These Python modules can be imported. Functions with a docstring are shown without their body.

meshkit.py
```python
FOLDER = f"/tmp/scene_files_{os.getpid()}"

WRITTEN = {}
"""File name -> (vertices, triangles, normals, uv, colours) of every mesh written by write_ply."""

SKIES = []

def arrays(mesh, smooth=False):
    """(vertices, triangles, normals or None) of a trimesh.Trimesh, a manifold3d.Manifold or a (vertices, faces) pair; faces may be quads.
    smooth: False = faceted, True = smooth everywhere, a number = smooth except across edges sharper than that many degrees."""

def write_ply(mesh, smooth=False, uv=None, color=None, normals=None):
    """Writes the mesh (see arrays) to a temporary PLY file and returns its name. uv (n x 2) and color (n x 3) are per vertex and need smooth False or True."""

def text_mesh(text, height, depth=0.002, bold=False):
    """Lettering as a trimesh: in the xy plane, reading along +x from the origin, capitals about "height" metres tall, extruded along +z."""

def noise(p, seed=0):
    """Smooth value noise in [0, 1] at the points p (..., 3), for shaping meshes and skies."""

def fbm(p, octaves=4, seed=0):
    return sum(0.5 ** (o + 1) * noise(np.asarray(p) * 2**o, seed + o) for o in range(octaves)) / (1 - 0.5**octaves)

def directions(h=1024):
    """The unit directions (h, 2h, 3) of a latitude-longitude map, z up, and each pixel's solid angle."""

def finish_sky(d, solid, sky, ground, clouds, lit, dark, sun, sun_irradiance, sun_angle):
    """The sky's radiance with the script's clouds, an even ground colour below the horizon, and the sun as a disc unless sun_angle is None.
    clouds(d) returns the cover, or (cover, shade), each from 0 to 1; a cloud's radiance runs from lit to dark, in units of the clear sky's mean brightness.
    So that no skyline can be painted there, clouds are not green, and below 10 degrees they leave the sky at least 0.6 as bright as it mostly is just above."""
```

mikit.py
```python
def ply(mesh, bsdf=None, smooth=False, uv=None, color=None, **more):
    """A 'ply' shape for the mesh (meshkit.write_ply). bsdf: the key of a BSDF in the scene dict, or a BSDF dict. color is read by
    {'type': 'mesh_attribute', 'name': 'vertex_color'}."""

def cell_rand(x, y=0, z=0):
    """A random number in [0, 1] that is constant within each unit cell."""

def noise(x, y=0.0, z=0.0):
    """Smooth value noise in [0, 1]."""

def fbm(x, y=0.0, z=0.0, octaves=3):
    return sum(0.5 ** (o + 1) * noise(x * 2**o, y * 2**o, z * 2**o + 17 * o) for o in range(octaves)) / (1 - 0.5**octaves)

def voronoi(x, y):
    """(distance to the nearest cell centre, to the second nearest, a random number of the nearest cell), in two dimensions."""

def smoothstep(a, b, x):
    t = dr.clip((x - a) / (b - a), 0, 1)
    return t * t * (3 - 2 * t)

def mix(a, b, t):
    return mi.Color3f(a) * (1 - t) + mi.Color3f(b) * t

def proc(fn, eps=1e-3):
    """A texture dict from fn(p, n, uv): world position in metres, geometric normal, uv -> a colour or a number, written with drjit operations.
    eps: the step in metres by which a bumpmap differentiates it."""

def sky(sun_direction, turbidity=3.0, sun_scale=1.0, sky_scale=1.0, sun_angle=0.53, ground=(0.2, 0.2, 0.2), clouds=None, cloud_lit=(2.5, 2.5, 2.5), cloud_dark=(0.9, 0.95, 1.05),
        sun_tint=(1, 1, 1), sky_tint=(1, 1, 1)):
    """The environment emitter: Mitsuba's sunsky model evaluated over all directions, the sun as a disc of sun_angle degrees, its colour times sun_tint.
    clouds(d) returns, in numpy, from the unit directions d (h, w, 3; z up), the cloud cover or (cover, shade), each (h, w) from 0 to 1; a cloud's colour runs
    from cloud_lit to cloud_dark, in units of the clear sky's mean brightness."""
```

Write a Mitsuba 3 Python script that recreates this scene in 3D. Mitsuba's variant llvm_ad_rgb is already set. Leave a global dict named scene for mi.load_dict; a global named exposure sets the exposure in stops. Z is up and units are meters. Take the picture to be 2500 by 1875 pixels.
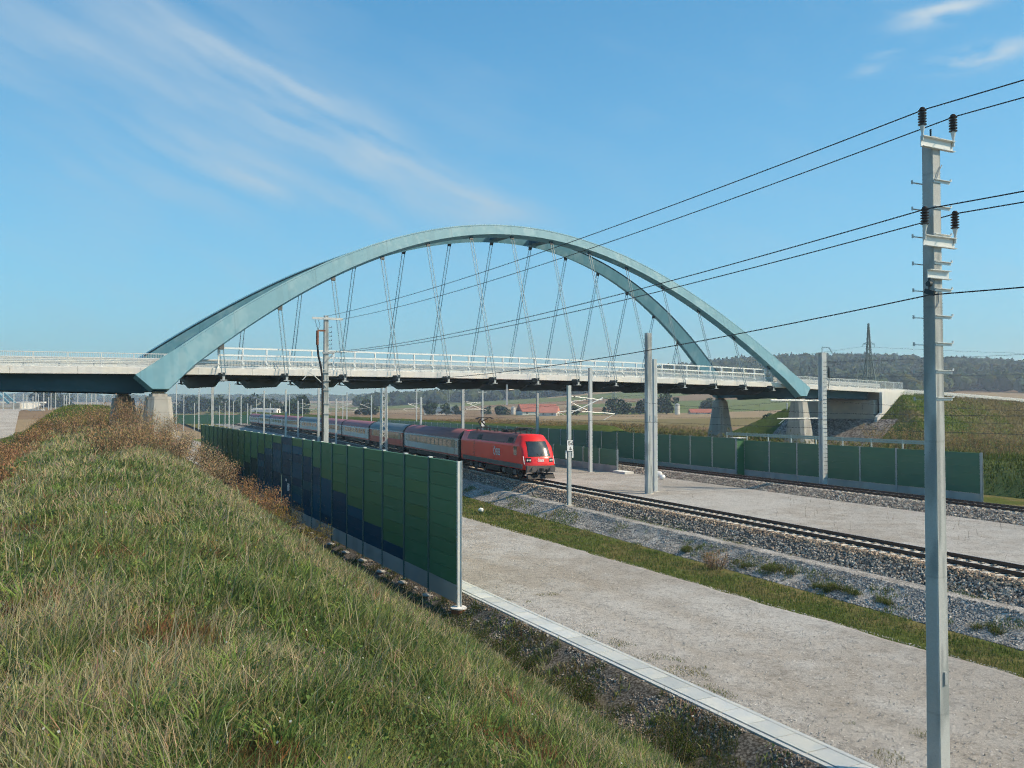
import math, random
import numpy as np, trimesh, drjit as dr, mitsuba as mi
import mikit, meshkit
from mikit import proc, noise, fbm, voronoi, cell_rand, smoothstep, mix

T4 = mi.ScalarTransform4f
rng = np.random.default_rng(7)
random.seed(7)
scene, labels = {}, {}

# ------------------------------------------------------------------ camera, sky, exposure
EYE = 8.0                                   # eye height above the service road
F, PITCH, HOR = 2122.0, 0.026, 992.7        # focal length and horizon in pixels of the 2500 px wide photograph
scene['camera'] = {'type': 'perspective', 'fov': 2 * math.degrees(math.atan(1250 / F)), 'fov_axis': 'x',
                   'near_clip': 0.1, 'far_clip': 20000.0,
                   'to_world': T4().look_at(origin=[0, 0, EYE], target=[0, 10, EYE + 10 * math.tan(PITCH)], up=[0, 0, 1])}
exposure = 1.5
HAZE = 2.2e-4                               # extinction per metre of the haze built at the end
SUN = np.array([0.97, -0.20, 0.87])


def cirrus(d):
    el = np.arcsin(np.clip(d[..., 2], -1, 1)); az = np.arctan2(d[..., 0], d[..., 1])
    x, y = np.degrees(az), np.degrees(el)
    n1 = meshkit.fbm(np.stack([x * .09 + y * .02, y * .16 - x * .05, x * 0 + 3], -1), 5, 3)
    al, ac = x * .927 - y * .375, x * .375 + y * .927          # along and across the wisps
    wav = 1.6 * (n1 - .5)
    n2 = meshkit.fbm(np.stack([al * .10, (ac + wav) * .75, x * 0 + 8], -1), 6, 11)
    n3 = meshkit.fbm(np.stack([x * .35 + y * .1, y * 1.6, x * 0 + 2], -1), 5, 19)
    def streak(x0, y0, x1, y1, w0, w1):
        L = math.hypot(x1 - x0, y1 - y0); ux, uy = (x1 - x0) / L, (y1 - y0) / L
        s = ((x - x0) * ux + (y - y0) * uy) / L; q = -(x - x0) * uy + (y - y0) * ux + 2.2 * (n1 - .5)
        w = w0 + (w1 - w0) * np.clip(s, 0, 1)
        return np.exp(-(q / w) ** 2) * np.clip(s * 4 + .6, 0, 1) * (.65 + .75 * np.clip(s, 0, 1)) * np.clip((1 - s) * 4.5, 0, 1)
    c = .46 * streak(-21.8, 23.0, 4.5, 11.6, 1.6, .8) + .30 * streak(-28, 23, -4, 14.4, 4.4, 2.0) + .30 * streak(-33, 20, -14, 12.5, 3.5, 2.0) + .26 * streak(-17, 13.8, 2, 12.3, 1.6, .9)
    c = c * np.clip(2.3 * n2 - .42, .12, 1.6) + .34 * np.clip(n1 * .7 + n2 * .5 - .60, 0, 1)
    for (cx, cy, ww, hh, st) in ((26.6, 22.3, 2.3, .55, 1.0), (28.6, 19.7, 2.2, .55, 1.1), (23.6, 20.6, 1.6, .35, .5), (24.8, 23.9, 1.8, .4, .5), (22.4, 19.9, 1.0, .3, .35)):
        c = c + st * np.exp(-((x - cx) / ww) ** 2 - ((y - cy - .06 * (x - cx)) / hh) ** 2) * np.clip(n3 * 3.4 - 1.25, 0, 1)
    haze = .55 * np.exp(-np.clip(y, 0, 90) / 9.0)
    return np.clip(c + haze, 0, .9), np.clip(.2 + haze * 2.2, 0, 1)


scene['sky'] = mikit.sky(SUN, turbidity=2.6, sun_scale=1.22, ground=(0.16, 0.15, 0.11), clouds=cirrus,
                         cloud_lit=(2.0, 2.28, 2.4), cloud_dark=(1.0, 1.22, 1.42), sky_tint=(0.68, 1.72, 1.90))


# ------------------------------------------------------------------ helpers
COUNT = {}


def nextkey(base):
    n = COUNT.get(base, 0); COUNT[base] = n + 1
    return base if n == 0 else f'{base}_{n:03d}'


def thing(name, label, cat, group=None):
    k = nextkey(name); labels[k] = {'label': label, 'category': cat}
    if group: labels[k]['group'] = group
    return k


def part(parent, name, mesh, bsdf, smooth=False, color=None, label=None, kind=None, **more):
    k = nextkey(f'{parent}__{name}')
    m = mesh.get() if isinstance(mesh, MB) else mesh
    scene[k] = mikit.ply(m, 'mat_' + bsdf, smooth=smooth, color=color, **more)
    d = {}
    if label: d['label'] = label
    if kind: d['kind'] = kind
    if d: labels[k] = d
    return k


def single(name, mesh, bsdf, label, cat=None, group=None, kind=None, smooth=False, color=None, **more):
    k = nextkey(name)
    m = mesh.get() if isinstance(mesh, MB) else mesh
    scene[k] = mikit.ply(m, 'mat_' + bsdf, smooth=smooth, color=color, **more)
    labels[k] = {'label': label}
    if cat: labels[k]['category'] = cat
    if group: labels[k]['group'] = group
    if kind: labels[k]['kind'] = kind
    return k


BOXF = np.array([[0, 2, 3, 1], [4, 5, 7, 6], [0, 1, 5, 4], [2, 6, 7, 3], [0, 4, 6, 2], [1, 3, 7, 5]])


def tri(f):
    f = np.asarray(f)
    return np.vstack([f[:, [0, 1, 2]], f[:, [0, 2, 3]]]) if f.shape[1] == 4 else f


def unit(v):
    v = np.asarray(v, float); return v / max(np.linalg.norm(v), 1e-12)


class MB:
    def __init__(s): s.v, s.f, s.n = [], [], 0

    def add(s, v, f):
        v = np.asarray(v, float); s.v.append(v); s.f.append(tri(f) + s.n); s.n += len(v); return s

    def frame_box(s, o, ax, ay, az, lo, hi):
        """box with corners lo..hi in the frame (o; ax, ay, az)"""
        c = np.array([[x, y, z] for z in (lo[2], hi[2]) for y in (lo[1], hi[1]) for x in (lo[0], hi[0])], float)
        return s.add(np.asarray(o) + c @ np.array([ax, ay, az], float), BOXF)

    def box(s, lo, hi): return s.frame_box([0, 0, 0], [1, 0, 0], [0, 1, 0], [0, 0, 1], lo, hi)

    def bar(s, p, q, w, h=None, up=(0, 0, 1), w2=None, h2=None):
        p, q = np.asarray(p, float), np.asarray(q, float); h = h or w; w2 = w2 or w; h2 = h2 or h
        d = unit(q - p); sd = np.cross(d, up)
        sd = unit(sd) if np.linalg.norm(sd) > 1e-6 else np.array([1., 0, 0])
        u = np.cross(sd, d)
        v = [c + a * ww / 2 * sd + b * hh / 2 * u for c, ww, hh in ((p, w, h), (q, w2, h2)) for b in (-1, 1) for a in (-1, 1)]
        return s.add(v, [[0, 1, 3, 2], [4, 6, 7, 5], [0, 4, 5, 1], [2, 3, 7, 6], [0, 2, 6, 4], [1, 5, 7, 3]])

    def tube(s, pts, r, n=6, cap=True):
        pts = np.asarray(pts, float); r = np.broadcast_to(np.asarray(r, float), len(pts))
        d = np.gradient(pts, axis=0); d /= np.maximum(np.linalg.norm(d, axis=1, keepdims=True), 1e-12)
        ref = np.array([0, 0, 1.]) if abs(d[:, 2]).max() < .9 else (np.array([1., 0, 0]) if abs(d[:, 0]).max() < .9 else np.array([0.3, 1., .2]))
        a = np.cross(d, ref); a /= np.maximum(np.linalg.norm(a, axis=1, keepdims=True), 1e-9); b = np.cross(d, a)
        an = np.arange(n) * 2 * np.pi / n
        v = (pts[:, None] + r[:, None, None] * (np.cos(an)[None, :, None] * a[:, None] + np.sin(an)[None, :, None] * b[:, None])).reshape(-1, 3)
        i, j = np.meshgrid(np.arange(len(pts) - 1), np.arange(n), indexing='ij'); j2 = (j + 1) % n
        f = np.stack([i * n + j, i * n + j2, (i + 1) * n + j2, (i + 1) * n + j], -1).reshape(-1, 4)
        s.add(v, f)
        if cap:
            c = s.n; m = len(v)
            s.v.append(np.array([pts[0], pts[-1]])); s.n += 2
            jj = np.arange(n); k = (jj + 1) % n
            s.f.append(np.stack([np.full(n, c), c - m + k, c - m + jj], 1))
            s.f.append(np.stack([np.full(n, c + 1), c - n + jj, c - n + k], 1))
        return s

    def cyl(s, p, q, r, n=10, r2=None): return s.tube([p, q], [r, r if r2 is None else r2], n)

    def lathe(s, o, prof, n=12):
        """prof: list of (radius, z) upwards from o"""
        return s.tube([np.asarray(o, float) + [0, 0, z] for _, z in prof], [max(r, 1e-4) for r, _ in prof], n)

    def loft(s, rings, cap=True):
        rings = np.asarray(rings, float); k, n = rings.shape[:2]
        i, j = np.meshgrid(np.arange(k - 1), np.arange(n), indexing='ij'); j2 = (j + 1) % n
        f = np.stack([i * n + j, i * n + j2, (i + 1) * n + j2, (i + 1) * n + j], -1).reshape(-1, 4)
        s.add(rings.reshape(-1, 3), f)
        if cap:
            for q, rev in ((0, True), (k - 1, False)):
                c = s.n; s.v.append(np.vstack([rings[q], rings[q].mean(0)])); s.n += n + 1
                jj = np.arange(n); a, b = jj, (jj + 1) % n
                s.f.append(np.stack([np.full(n, n), b, a] if rev else [np.full(n, n), a, b], 1) + c)
        return s

    def get(s): return trimesh.Trimesh(np.vstack(s.v), np.vstack(s.f), process=False)


def fixn(m):
    m = m.get() if isinstance(m, MB) else m
    m = trimesh.Trimesh(m.vertices, m.faces, process=True); trimesh.repair.fix_normals(m, multibody=True); return m


def grid_mesh(P):
    """P (m, n, 3) -> quad grid facing up (checked)"""
    m, n = P.shape[:2]
    i, j = np.meshgrid(np.arange(m - 1), np.arange(n - 1), indexing='ij')
    f = np.stack([i * n + j, (i + 1) * n + j, (i + 1) * n + j + 1, i * n + j + 1], -1).reshape(-1, 4)
    v = P.reshape(-1, 3); t = tri(f)
    nz = np.cross(v[t[:, 1]] - v[t[:, 0]], v[t[:, 2]] - v[t[:, 0]])[:, 2].sum()
    return trimesh.Trimesh(v, t if nz > 0 else t[:, ::-1], process=False)


def prism(poly, fn, thick):
    """closed prism of a 2-D outline: fn(points (n, 2), offset) -> (n, 3), from -thick/2 to thick/2"""
    from shapely.geometry import Polygon
    pv, pf = trimesh.creation.triangulate_polygon(Polygon(poly), engine='earcut')
    n = len(poly); poly = np.asarray(poly, float)
    b = MB(); b.add(fn(pv, -thick / 2), pf[:, ::-1]); b.add(fn(pv, thick / 2), pf)
    i = np.arange(n); j = (i + 1) % n
    b.add(np.vstack([fn(poly, -thick / 2), fn(poly, thick / 2)]), np.stack([i, j, j + n, i + n], 1))
    return fixn(b)


def ground_at(px, py, z=0.0):
    """the point of the level z seen at a pixel of the photograph: used to measure where things stand"""
    x, y = (px - 1250) / F, -(py - 937.5) / F
    d = np.array([x, math.cos(PITCH) - y * math.sin(PITCH), math.sin(PITCH) + y * math.cos(PITCH)])
    k = (z - EYE) / d[2]
    return np.array([0, 0, EYE]) + k * d


THB, THT = math.atan((1250 - 186) / F), math.atan((1250 - 332) / F)


def B(t, a, z=0.0):     # frame of the service road and the near barrier: t away from the viewer, a to the right
    t, a, z = np.broadcast_arrays(np.asarray(t, float), a, z)
    return np.stack([a * math.cos(THB) - t * math.sin(THB), a * math.sin(THB) + t * math.cos(THB), z], -1)


CT = np.arange(-50, 900, 1.0)
CA = np.cumsum(.052 * np.clip((CT - 62) / 16, 0, 1) * (1 - np.clip((CT - 150) / 70, 0, 1)))      # the near line swings a little to the right below the bridge
def bend(t, a): return np.interp(t, CT, CA) * (1 - np.clip((np.asarray(a, float) - 37.5) / 9, 0, 1))


def R(t, a, z=0.0):     # frame of the two tracks
    t, a, z = np.broadcast_arrays(np.asarray(t, float), a, z)
    a = a + bend(t, a)
    return np.stack([a * math.cos(THT) - t * math.sin(THT), a * math.sin(THT) + t * math.cos(THT), z], -1)


def toB(x, y): return -x * math.sin(THB) + y * math.cos(THB), x * math.cos(THB) + y * math.sin(THB)
def toR(x, y):
    t, a = -x * math.sin(THT) + y * math.cos(THT), x * math.cos(THT) + y * math.sin(THT)
    return t, a - bend(t, a - 2)


def t_of(px, a):
    """distance along the tracks at which a line of offset a passes a pixel column of the photograph"""
    lo, hi = -5.0, 890.0
    for _ in range(50):
        m = (lo + hi) / 2; p = R(m, a); x = 1250 + F * p[0] / max(p[1], .01)
        lo, hi = (m, hi) if x > px or p[1] < 0 else (lo, m)
    return lo


DB, NB = B(1, 0), B(0, 1)
DR, NR = R(1, 0), R(0, 1)
UP = np.array([0, 0, 1.0])


def nfbm(x, y, s, oct=3, seed=0):
    return meshkit.fbm(np.stack([np.asarray(x, float) * s, np.asarray(y, float) * s, np.asarray(x) * 0.0 + .5], -1), oct, seed)


def sstep(a, b, x):
    t = np.clip((np.asarray(x, float) - a) / (b - a), 0, 1); return t * t * (3 - 2 * t)


# ------------------------------------------------------------------ materials
def two(d): return {'type': 'twosided', 'bsdf': d}
def pr(c, rough=.6, metal=0., spec=.5, **k):
    return two({'type': 'principled', 'base_color': {'type': 'rgb', 'value': list(c)} if not isinstance(c, dict) else c, 'roughness': rough, 'metallic': metal, 'specular': spec, **k})


def mottled(c, amt=.18, s=1.3, streak=0., warm=(1.04, 1., .94)):
    """weathered surface: large soft patches, fine grain and vertical run marks"""
    c2 = tuple(float(a * b) for a, b in zip(c, warm)); c = tuple(float(a) for a in c)
    def fn(p, n, uv):
        v = fbm(p.x * s, p.y * s, p.z * s, 4) - .5
        g = noise(p.x * 37, p.y * 37, p.z * 37) - .5
        k = 1 + amt * 2 * v + amt * .35 * g
        if streak: k = k * (1 - streak * smoothstep(.52, .8, noise((p.x + p.y * .7) * 4.5, p.z * .35, 3.0)))
        return mix(c, c2, smoothstep(-.15, .2, v)) * k
    return proc(fn)


MATS = {
    'concrete': pr(mottled((.42, .40, .36), .22, .9, .18), .85, spec=.25),
    'concrete_white': pr(mottled((.64, .645, .63), .08, .7, .05), .8, spec=.3),
    'concrete_pole': pr(mottled((.40, .42, .41), .26, 1.4, .28), .8, spec=.3),
    'duct_concrete': pr(mottled((.44, .47, .47), .12, 2.2), .85, spec=.25), 'duct_concrete_1': pr(mottled((.49, .52, .52), .12, 1.7), .85, spec=.25), 'duct_concrete_2': pr(mottled((.40, .43, .43), .14, 2.6), .85, spec=.25),
    'arch_paint': pr(mottled((.165, .35, .42), .10, .35, .05, (.96, 1.0, 1.03)), .42, spec=.5),
    'steel_blue': pr(mottled((.036, .105, .150), .15, .5), .5, spec=.4),
    'steel_dark': pr((.03, .045, .05), .55, spec=.4),
    'rod': pr((.13, .22, .26), .45, spec=.5),
    'white_paint': pr(mottled((.72, .76, .77), .06, 1.0), .5, spec=.4),
    'galvanised': pr(mottled((.42, .45, .46), .12, 2.0), .5, .35),
    'galv_light': pr(mottled((.60, .63, .63), .10, 2.0), .5, .25),
    'mast_steel': pr(mottled((.50, .54, .55), .12, 2.0, .12), .55, .1),
    'wire': pr((.045, .05, .055), .6),
    'insulator': pr((.035, .022, .018), .25, clearcoat=.4),
    'rust': pr(mottled((.20, .085, .05), .3, 3.0), .8),
    'rail': pr(mottled((.075, .045, .032), .25, 5.0), .7),
    'rail_top': pr((.30, .28, .27), .35, .8),
    'sleeper': pr(mottled((.55, .52, .46), .16, 2.5), .9, spec=.2),
    'barrier_post': pr((.085, .16, .15), .5),
    'barrier_post_grey': pr(mottled((.33, .37, .38), .1, 1.5), .5, .2),
    'base_panel': pr(mottled((.40, .40, .38), .16, 1.2, .15), .85, spec=.25),
    'glass_dark': pr((.02, .03, .035), .06, spec=.8), 'windscreen': pr((.02, .03, .035), .13, spec=.9, clearcoat=.6),
    'glass_coach': pr((.05, .06, .055), .1, spec=.9),
    'loco_red': pr((.78, .020, .014), .34, spec=.4, clearcoat=1.0, clearcoat_gloss=.9),
    'loco_roof': pr(mottled((.16, .06, .065), .2, 1.5), .5),
    'loco_grey': pr(mottled((.11, .10, .10), .2, 2.), .6),
    'black': pr((.012, .012, .013), .6),
    'window_band': pr((.15, .18, .17), .3), 'coach_grey': pr(mottled((.50, .51, .51), .08, 1.5, .1), .45),
    'coach_red': pr(mottled((.42, .07, .06), .1, 1.5, .1), .45),
    'coach_roof': pr(mottled((.25, .10, .12), .15, .9), .6),
    'roof_dark': pr(mottled((.10, .14, .17), .15, .9), .6),
    'coach_pale': pr((.42, .50, .54), .45),
    'white': pr((.78, .78, .76), .5),
    'lettering': pr((.55, .52, .52), .5),
    'ink': pr((.01, .01, .01), .6),
    'yellow': pr((.65, .42, .10), .5),
    'lamp_glass': pr((.75, .74, .66), .12, spec=.9, clearcoat=.6),
    'red_tile': pr(mottled((.34, .12, .085), .2, .4), .8),
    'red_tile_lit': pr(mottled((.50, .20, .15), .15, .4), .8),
    'render_wall': pr((.62, .60, .54), .85),
    'pylon': pr((.17, .21, .19), .6, .2),
    'bark': pr((.10, .075, .05), .9),
    'stone_rock': pr(mottled((.40, .37, .33), .25, 6.), .9),
    'vcol': two({'type': 'diffuse', 'reflectance': {'type': 'mesh_attribute', 'name': 'vertex_color'}}),
    'leaf': {'type': 'principledthin', 'base_color': {'type': 'mesh_attribute', 'name': 'vertex_color'}, 'roughness': .55, 'diff_trans': .55, 'spec_trans': 0.0, 'eta': 1.4},
}


def f_gravel(p, n, uv):
    big = fbm(p.x * .12, p.y * .12, 1.0, 3); mid = fbm(p.x * 1.1, p.y * 1.1, 5.0, 3)
    d1, d2, w = voronoi(p.x * 9, p.y * 9)
    e1, e2, w2 = voronoi(p.x * 26 + 3, p.y * 26)
    # wheel tracks of finer, browner grit along the road
    a = p.x * math.cos(THB) + p.y * math.sin(THB)
    tr = dr.exp(-dr.square((a - 18.6) / .75)) + dr.exp(-dr.square((a - 21.1) / .75))
    tr = tr * smoothstep(.25, .6, fbm(p.x * .25, p.y * .25, 9.0, 2))
    c = mix((.39, .36, .32), (.50, .485, .455), smoothstep(.3, .7, .55 * big + .45 * mid))
    c = mix(c, (.37, .33, .28), .55 * tr)
    g = noise(p.x * 41, p.y * 41, 1.0) + .6 * noise(p.x * 19, p.y * 19, 4.0)
    k = .66 + .30 * g + .16 * (w2 - .5) + .10 * (fbm(p.x * 3.1, p.y * 3.1, 8., 3) - .5)
    k = k * (1 - .18 * smoothstep(.62, .80, noise(p.x * 7, p.y * 7, 11.)))
    spark = smoothstep(.965, .985, w) * smoothstep(.3, .15, d1)
    return c * k + mi.Color3f(.22) * spark


def f_gravel_h(p, n, uv):
    d1, d2, w = voronoi(p.x * 9, p.y * 9); e1, e2, w2 = voronoi(p.x * 26 + 3, p.y * 26)
    return .012 * w * (1 - dr.minimum(d1 * 1.6, 1)) + .010 * (1 - dr.minimum(e1 * 1.5, 1)) + .05 * fbm(p.x * .8, p.y * .8, 0., 3) + .012 * noise(p.x * 17, p.y * 17, 2.)


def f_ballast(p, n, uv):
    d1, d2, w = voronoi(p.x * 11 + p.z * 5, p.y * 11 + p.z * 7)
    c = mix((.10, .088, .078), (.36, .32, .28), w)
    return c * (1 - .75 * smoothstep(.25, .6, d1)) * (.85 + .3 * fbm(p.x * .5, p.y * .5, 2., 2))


def f_bank(p, n, uv):
    d1, d2, w = voronoi(p.x * 13 + p.z * 6, p.y * 13 + p.z * 9)
    b = fbm(p.x * .9, p.y * .9, p.z * .9, 4)
    c = mix((.36, .34, .31), (.54, .52, .485), smoothstep(.3, .7, b))
    return c * (.7 + .55 * w) * (1 - .45 * smoothstep(.3, .6, d1))


def f_soil(p, n, uv):
    a = fbm(p.x * .35, p.y * .35, 3., 4); b = fbm(p.x * 3.1, p.y * 3.1, 1., 3)
    c = mix((.085, .095, .042), (.15, .125, .07), smoothstep(.35, .65, a))
    return mix(c, (.055, .065, .028), smoothstep(.45, .7, b))


def f_ditch(p, n, uv):
    """embankment surface: turf, going over to stony soil at the foot by the ditch"""
    a = p.x * math.cos(THB) + p.y * math.sin(THB)
    d1, d2, w = voronoi(p.x * 12 + p.z * 5, p.y * 12 + p.z * 8)
    s = mix((.13, .11, .085), (.28, .25, .21), w) * (1 - .55 * smoothstep(.3, .6, d1))
    k = smoothstep(12.6, 13.8, a + 1.6 * (fbm(p.x * .7, p.y * .7, 2., 3) - .5))
    return mix(f_soil(p, n, uv), s, k)


def f_verge(p, n, uv):
    a = fbm(p.x * .5, p.y * .5, 3., 4); b = fbm(p.x * 6, p.y * 6, 1., 3)
    return mix((.095, .115, .036), (.17, .15, .065), smoothstep(.35, .68, a)) * (.65 + .7 * b)


def f_field(p, n, uv):
    """open country: strips of stubble, ploughed earth, maize and meadow, wood-brown on the far hill"""
    x = p.x * .93 + p.y * .37; y = -p.x * .37 + p.y * .93
    r = dr.sqrt(p.x * p.x + p.y * p.y)
    wob = 18 * fbm(x * .01, y * .01, 0., 2)
    d1, d2, w = voronoi(x * .0042 + .3, (y + wob) * .0085 + .1)
    q = cell_rand(w * 997, 1, 2)
    c = mix((.22, .155, .10), (.255, .19, .125), fbm(x * .02, y * .02, 4., 2))
    c = dr.select(q < .22, mix((.12, .165, .06), (.15, .175, .075), fbm(x * .03, y * .03, 2., 2)), c)
    c = dr.select((q > .45) & (q < .62), mi.Color3f(.30, .235, .15), c)
    c = dr.select(q > .86, mi.Color3f(.20, .17, .085), c)
    return c * (.86 + .28 * fbm(x * .25, y * .25, 6., 3))


def f_riprap(p, n, uv):
    d1, d2, w = voronoi(p.x * 2.6 + p.z * 1.2, p.y * 2.6 + p.z * 1.7)
    return mix((.22, .19, .17), (.46, .41, .37), w) * (1 - .6 * smoothstep(.3, .62, d1))


def f_shoulder(p, n, uv):
    b = fbm(p.x * .22, p.y * .22, p.z * .3, 4); c = fbm(p.x * 2.5, p.y * 2.5, p.z * 2, 3)
    g = mix((.085, .115, .034), (.16, .14, .078), smoothstep(.40, .66, b + .005 * (p.x - 72)))
    return g * (.6 + .8 * c)


def bumped(tex, h, eps, scale=1.0):
    return {'type': 'twosided', 'bsdf': {'type': 'bumpmap', 'arbitrary': proc(h, eps), 'scale': scale, 'bsdf': {'type': 'diffuse', 'reflectance': tex}}}


def f_arch(p, n, uv):
    """weathered paint of the ribs: chalky smudges, faint run marks, welded plate joints"""
    u = (p.x + 26.5) * math.cos(.609) + (p.y - 79.85) * math.sin(.609)
    a = fbm(p.x * .5, p.y * .5, p.z * .5, 4); b = fbm(p.x * 1.7, p.y * 1.7, p.z * .8, 3)
    c = mix((.122, .290, .362), (.180, .340, .40), smoothstep(.42, .68, a) * smoothstep(.35, .6, b))
    c = c * (1 - .07 * smoothstep(.55, .8, noise(u * 2.6, p.z * .25, 3.)))
    q = u / 8.6 + .35; f = dr.abs(q - dr.floor(q) - .5)
    return c * (1 - .16 * smoothstep(.012, .004, f))


def f_pier(p, n, uv):
    v = fbm(p.x * .9, p.y * .9, p.z * .9, 4); g = noise(p.x * 30, p.y * 30, p.z * 30)
    q = p.z / 1.15; j = dr.abs(q - dr.floor(q) - .5); l = dr.floor(q)
    run = smoothstep(.5, .8, noise((p.x - p.y * .6) * 3.2, p.z * .22, 3.0))
    return mi.Color3f(.43, .415, .375) * (.80 + .32 * v + .06 * g + .08 * (cell_rand(l, 3, 5) - .5)) * (1 - .20 * smoothstep(.035, .012, j)) * (1 - .18 * run)


def f_pole(p, n, uv):
    """spun concrete: damp dark blotches and runs, pale lime bloom, pores and mould seams"""
    a = fbm(p.x * 2.2, p.y * 2.2, p.z * .55, 4); b = noise(p.x * 9 + p.y * 7, p.z * 1.1, 2.); s = noise(p.x * 60, p.y * 60, p.z * 60)
    c = mix((.45, .47, .455), (.27, .295, .29), smoothstep(.46, .66, .65 * a + .35 * b))
    q = p.z / 2.9; j = dr.abs(q - dr.floor(q) - .5)
    return c * (.90 + .2 * s) * (1 - .35 * smoothstep(.93, .97, noise(p.x * 31, p.y * 31, p.z * 23))) * (1 - .12 * smoothstep(.012, .004, j))


MATS['concrete_pole'] = pr(proc(f_pole), .8, spec=.3)
MATS['arch_paint'] = pr(proc(f_arch), .55, spec=.3)
MATS['pier_concrete'] = pr(proc(f_pier), .85, spec=.25)
MATS['gravel'] = bumped(proc(f_gravel), f_gravel_h, .01)
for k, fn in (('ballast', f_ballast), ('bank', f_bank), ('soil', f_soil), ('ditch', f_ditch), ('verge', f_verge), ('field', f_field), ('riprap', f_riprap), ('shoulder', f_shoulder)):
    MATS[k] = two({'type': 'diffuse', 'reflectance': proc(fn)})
scene.update({'mat_' + k: v for k, v in MATS.items()})

# ------------------------------------------------------------------ terrain heights
A_DITCH, A_STRIP0, A_STRIP1, A_ROAD1 = 13.0, 14.95, 15.9, 25.1
AXN, AXF = 33.2, 53.0       # axes of the near and the far track


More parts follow.
